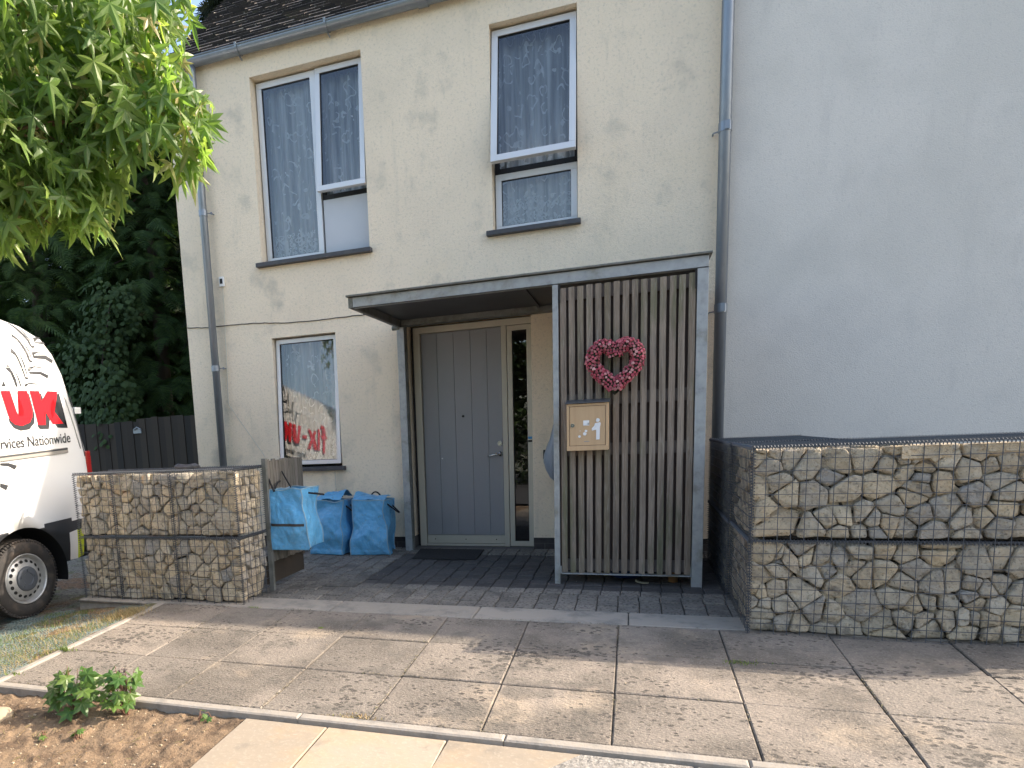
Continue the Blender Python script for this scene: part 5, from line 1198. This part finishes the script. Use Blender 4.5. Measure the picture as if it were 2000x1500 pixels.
# --- back garden
mb=MB();mb.add([(-30,2.9,-.12),(12,2.9,-.12),(12,40,.3),(-30,40,.3)],[(0,1,2,3)]);struct('garden_ground',mb,M['earth'])
FB=empty('garden_fence',(-9,3,0),'dark close boarded garden fence behind the van left of the house','fence')
mb=MB();x=-17;k=0
while x<-4.6:
    r=random.Random(k);h=1.56 if x<-7.85 else 1.61;mb.box(x,x+.122,3.0+(k%2)*.012,3.02+(k%2)*.012,-.1,h+r.uniform(-.012,.012));x+=.128;k+=1
obj('boards',mb,M['fencedark'],FB)
for x in(-12,-10,-7.86,-5.6):
    mb=MB();mb.box(x,x+.09,3.04,3.13,-.1,1.6);obj('post',mb,M['fencedark'],FB)
mb=MB();mb.box(-7.90,-7.74,2.985,3.0,1.36,1.43);mb.tube([(-7.88,2.97,1.42),(-7.80,2.96,1.46),(-7.73,2.97,1.42)],.012,6);obj('latch',mb,M['galv'],FB)
SH=empty('garden_shed',(-9.0,9,0),'grey garden shed among the dark trees behind the garden fence','shed')
mb=MB();mb.box(-11.0,-8.2,8.0,10,0,2.6);obj('wall',mb,M['shed'],SH);mb=MB();mb.add([(-11.2,7.8,2.62),(-8.0,7.8,2.62),(-8.0,9,3.35),(-11.2,9,3.35),(-11.2,10.2,2.6),(-8,10.2,2.6)],[(0,1,2,3),(3,2,5,4)]);obj('roof',mb,M['shed'],SH)
# cypress spray template
tv=[];tf=[];rr=random.Random(77)
for k in range(11):
    t=k/10;y=t;z=-.28*t*t;L_=.42*(1-t)**.7+.06
    for s in(-1,1):
        for q,(o,sc_) in enumerate(((0,1),(.045,.62))):
            bx,by,bz=s*L_*sc_,y+.22*sc_+.05*q,z-.16*L_*sc_-.02;w_=.045;i=len(tv)
            tv+=[(0,y-w_*.5+o,z),(0,y+w_*.5+o,z),(bx*.6,by*.0+y+.12+w_*.7+o,z-.05*L_),(bx,by,bz),(bx*.6,y+.12-w_*.7+o,z-.05*L_)]
            tf.append((i,i+1,i+2,i+3,i+4))
def conifer(x,y,h,rb,n,label,m,seed,size=.5,z0=.6,limb=True):
    r=random.Random(seed);T=empty('conifer_tree',(x,y,0),label,'tree','conifers behind the garden fence');mb=MB();mb.tube([(x,y,-.1),(x+.1,y,h*.5),(x,y,h*.97)],[.20,.13,.02],8)
    for i in range(int(h*4)):
        z=r.uniform(.8,h*.9);a=r.uniform(0,6.28);R_=rb*(1-z/h)**.6*.85;mb.tube([(x,y,z),(x+R_*.5*math.cos(a),y+R_*.5*math.sin(a),z+.12),(x+R_*math.cos(a),y+R_*math.sin(a),z-.1)],[.035,.022,.008],5)
    obj('trunk',mb,M['bark'],T,smooth=True);fr=[]
    for i in range(n):
        z=z0+(h-z0)*(r.random()**1.15);Rr=rb*max(.12,(1-(z/h))**.55);a=r.uniform(0,6.28);q=Rr*(r.random()**.33)*(1+.22*noise.noise(Vector((a*2,z*1.2,seed))))
        p=(x+q*math.cos(a),y+q*math.sin(a),z);d=Vector((math.cos(a),math.sin(a),-r.uniform(.15,.9)))+Vector((r.gauss(0,.3),r.gauss(0,.3),0))
        fr.append((p,rotm(d,(r.gauss(0,.35),r.gauss(0,.35),1),r),size*r.uniform(.6,1.2)))
    obj('crown',scatter(tv,tf,fr),M[m],T)
conifer(-12.3,5.6,11,2.3,2000,'green cypress tree nearest the garden fence at far left','conifer',1,.55)
conifer(-9.6,6.1,8.5,1.7,1500,'green cypress tree rising directly behind the van roof','conifer',2,.5,1.3)
conifer(-6.9,6.4,12,1.9,1500,'dark cypress tree whose top hangs beside the roof corner','conifer2',3,.55,2.9)
conifer(-9.8,12,12,2.9,1500,'dark conifer behind the garden shed','conifer2',4,.8,1.5)
conifer(-13.5,11,13,3,1300,'tall dark conifer furthest left behind the garden fence','conifer2',5,.9)
conifer(-6.3,12.5,12,2.7,1500,'dark conifer closest to the house gable','conifer2',6,.8,.8)
conifer(-15.8,8.2,11,2.8,1300,'dark conifer rising behind the van at the far left','conifer2',8,.9)
conifer(-11.2,9.0,10,2.3,1200,'dark conifer filling the gap between the two green cypresses','conifer2',9,.8)
IV=empty('ivy_bush',(-9.3,4.0,0),'glossy ivy climbing over the garden fence behind the van','ivy');r=random.Random(12);fr=[]
IVt=[(0,0,0),(.5,.25,-.08),(.42,.7,-.1),(0,1.05,-.18),(-.42,.7,-.1),(-.5,.25,-.08),(0,.45,.02)];IVf=[(0,1,6),(1,2,6),(2,3,6),(3,4,6),(4,5,6),(5,0,6)]
for (cx,cy,cz),(rx,ry,rz),n in (((-9.7,4.2,2.4),(.75,.6,1.2),900),((-8.9,3.7,1.9),(.5,.5,.75),550),((-8.6,3.2,1.45),(.3,.25,.5),160),((-9.3,4.5,3.7),(.6,.6,.7),400)):
    for i in range(n):
        p=Vector((r.gauss(0,1),r.gauss(0,1),r.gauss(0,1))).normalized()*r.uniform(.55,1.05);fr.append(((cx+p.x*rx,cy+p.y*ry,cz+p.z*rz),rotm((p.x*.5+r.gauss(0,.4),p.y*.5+r.gauss(0,.3)-.2,-.9),(p.x+r.gauss(0,.3),p.y-.6,.5),r),r.uniform(.06,.12)))
obj('leaves',scatter(IVt,IVf,fr),M['ivy'],IV)
mb=MB();mb.tube([(-9.3,4.1,-.1),(-9.4,4.1,1.2),(-9.5,4.2,2.6),(-9.3,4.4,3.9)],[.03,.025,.02,.01],6);obj('stem',mb,M['bark'],IV)
# --- across the street (seen in the glass)
FR=empty('iron_railings',(0,-13,-.6),'black upright iron railings across the street','railings')
mb=MB()
for i in range(90): x=-6+i*.13;mb.bar((x,-13,-.6),(x,-13,.55),.009,4)
for z in(-.45,.42): mb.bar((-6,-13,z),(5.7,-13,z),.016,4)
obj('bars',mb,M['black'],FR)
def broad(x,y,h,rc,n,label,seed):
    r=random.Random(seed);T=empty('street_tree',(x,y,-.6),label,'tree','trees across the street');mb=MB();mb.tube([(x,y,-.6),(x+.1,y,h*.4),(x,y,h*.75)],[.2,.15,.06],8);obj('trunk',mb,M['bark'],T);fr=[]
    for i in range(n):
        p=Vector((r.gauss(0,1),r.gauss(0,1),r.gauss(0,1))).normalized()*r.random()**.4;fr.append(((x+p.x*rc,y+p.y*rc*.8,h*.55+p.z*h*.45),rotm((r.gauss(0,1),r.gauss(0,1),r.gauss(-.5,1)),(0,0,1),r),r.uniform(.16,.3)))
    obj('crown',scatter(IVt,IVf,fr),M['ivy'],T)
broad(-3.2,-17,7.2,2.6,5000,'bushy street tree opposite the front door',1);broad(4.5,-18,7.5,2.8,3000,'bushy street tree opposite the neighbour house',2)
mb=MB();r=random.Random(6);fr=[]
for i in range(5000):fr.append(((r.uniform(-7,3),-15+r.gauss(0,.35),-.6+2.4*r.random()),rotm((r.gauss(0,1),r.gauss(0,1),r.gauss(-.5,1)),(0,0,1),r),r.uniform(.12,.2)))
obj('street_hedge',scatter(IVt,IVf,fr),M['ivy'],base=(-2,-15,-.6),label='clipped dark hedge behind the railings across the street',cat='hedge')

mb=MB();r=random.Random(41);jx=[-2.77,-2.25,-1.69,-1.13,-.61,-.075,.47,1.01,1.55];jy=[-2.34,-2.81,-3.31,-3.81]
for i in range(2600):
    if r.random()<.5: x=r.choice(jx)+r.gauss(0,.006);y=r.uniform(-3.8,-2.36)
    else: x=r.uniform(-3.3,1.7);y=r.choice(jy)+r.gauss(0,.006)
    if noise.noise(Vector((x*2.1,y*2.1,3)))<.05:continue
    s_=r.uniform(.002,.007);z=G(y)+.001;a=r.uniform(0,3)
    mb.add([(x+s_*math.cos(a),y+s_*math.sin(a),z),(x-s_*.7*math.sin(a),y+s_*.7*math.cos(a),z+.003),(x-s_*math.cos(a),y-s_*math.sin(a),z),(x+s_*.7*math.sin(a),y-s_*.7*math.cos(a),z+.002)],[(0,1,2,3)])
obj('joint_moss',mb,M['jointmoss'],kind='stuff',label='patchy dirt and moss crumbs along the paving slab joints',cat='moss')

# ---------------------------------------------------------------- camera, light
sc=bpy.context.scene
cam=bpy.data.cameras.new('camera');co=bpy.data.objects.new('camera',cam);C.objects.link(co);sc.camera=co
a,b,c=-.3514739,.1478451,-.0467220
ca,sa,cb,sb,cc,sn_=math.cos(a),math.sin(a),math.cos(b),math.sin(b),math.cos(c),math.sin(c)
yaw=Matrix(((ca,-sa,0),(sa,ca,0),(0,0,1)));base=Matrix(((1,0,0),(0,0,-1),(0,1,0)));pitm=Matrix(((1,0,0),(0,cb,-sb),(0,sb,cb)));rol=Matrix(((cc,-sn_,0),(sn_,cc,0),(0,0,1)))
w2c=rol@pitm@base@yaw
c2w=w2c.transposed()@Matrix(((1,0,0),(0,-1,0),(0,0,-1)))
co.matrix_world=Matrix.Translation((0,-6.57,1.15))@c2w.to_4x4()
cam.sensor_fit='HORIZONTAL';cam.sensor_width=36;cam.lens=36*1339.38/2000;cam.shift_x=250/2000;cam.shift_y=298.41/2000;cam.clip_end=500;cam.clip_start=.05
AZ,EL=rad(70),math.atan(1.957*math.cos(rad(70)))
S=Vector((math.sin(AZ)*math.cos(EL),math.cos(AZ)*math.cos(EL),math.sin(EL)))
sun=bpy.data.lights.new('sun','SUN');so=bpy.data.objects.new('sun',sun);C.objects.link(so);sun.energy=3.4;sun.angle=rad(.6);sun.color=(1,.87,.72)
so.rotation_euler=S.to_track_quat('Z','Y').to_euler();so.location=(5,5,12)
wd=bpy.data.worlds.new('World');sc.world=wd;wd.use_nodes=True;nt=wd.node_tree
sky=nt.nodes.new('ShaderNodeTexSky');sky.sky_type='NISHITA';sky.sun_disc=False;sky.sun_elevation=EL;sky.sun_rotation=AZ;sky.air_density=1.0;sky.dust_density=3.0;sky.ozone_density=.35
bg=nt.nodes['Background'];nt.links.new(sky.outputs[0],bg.inputs[0]);bg.inputs[1].default_value=.15
sc.view_settings.view_transform='Standard';sc.view_settings.look='None';sc.view_settings.gamma=1;sc.view_settings.exposure=1.62
sc.cycles.max_bounces=8;sc.cycles.transparent_max_bounces=12;sc.cycles.use_denoising=True
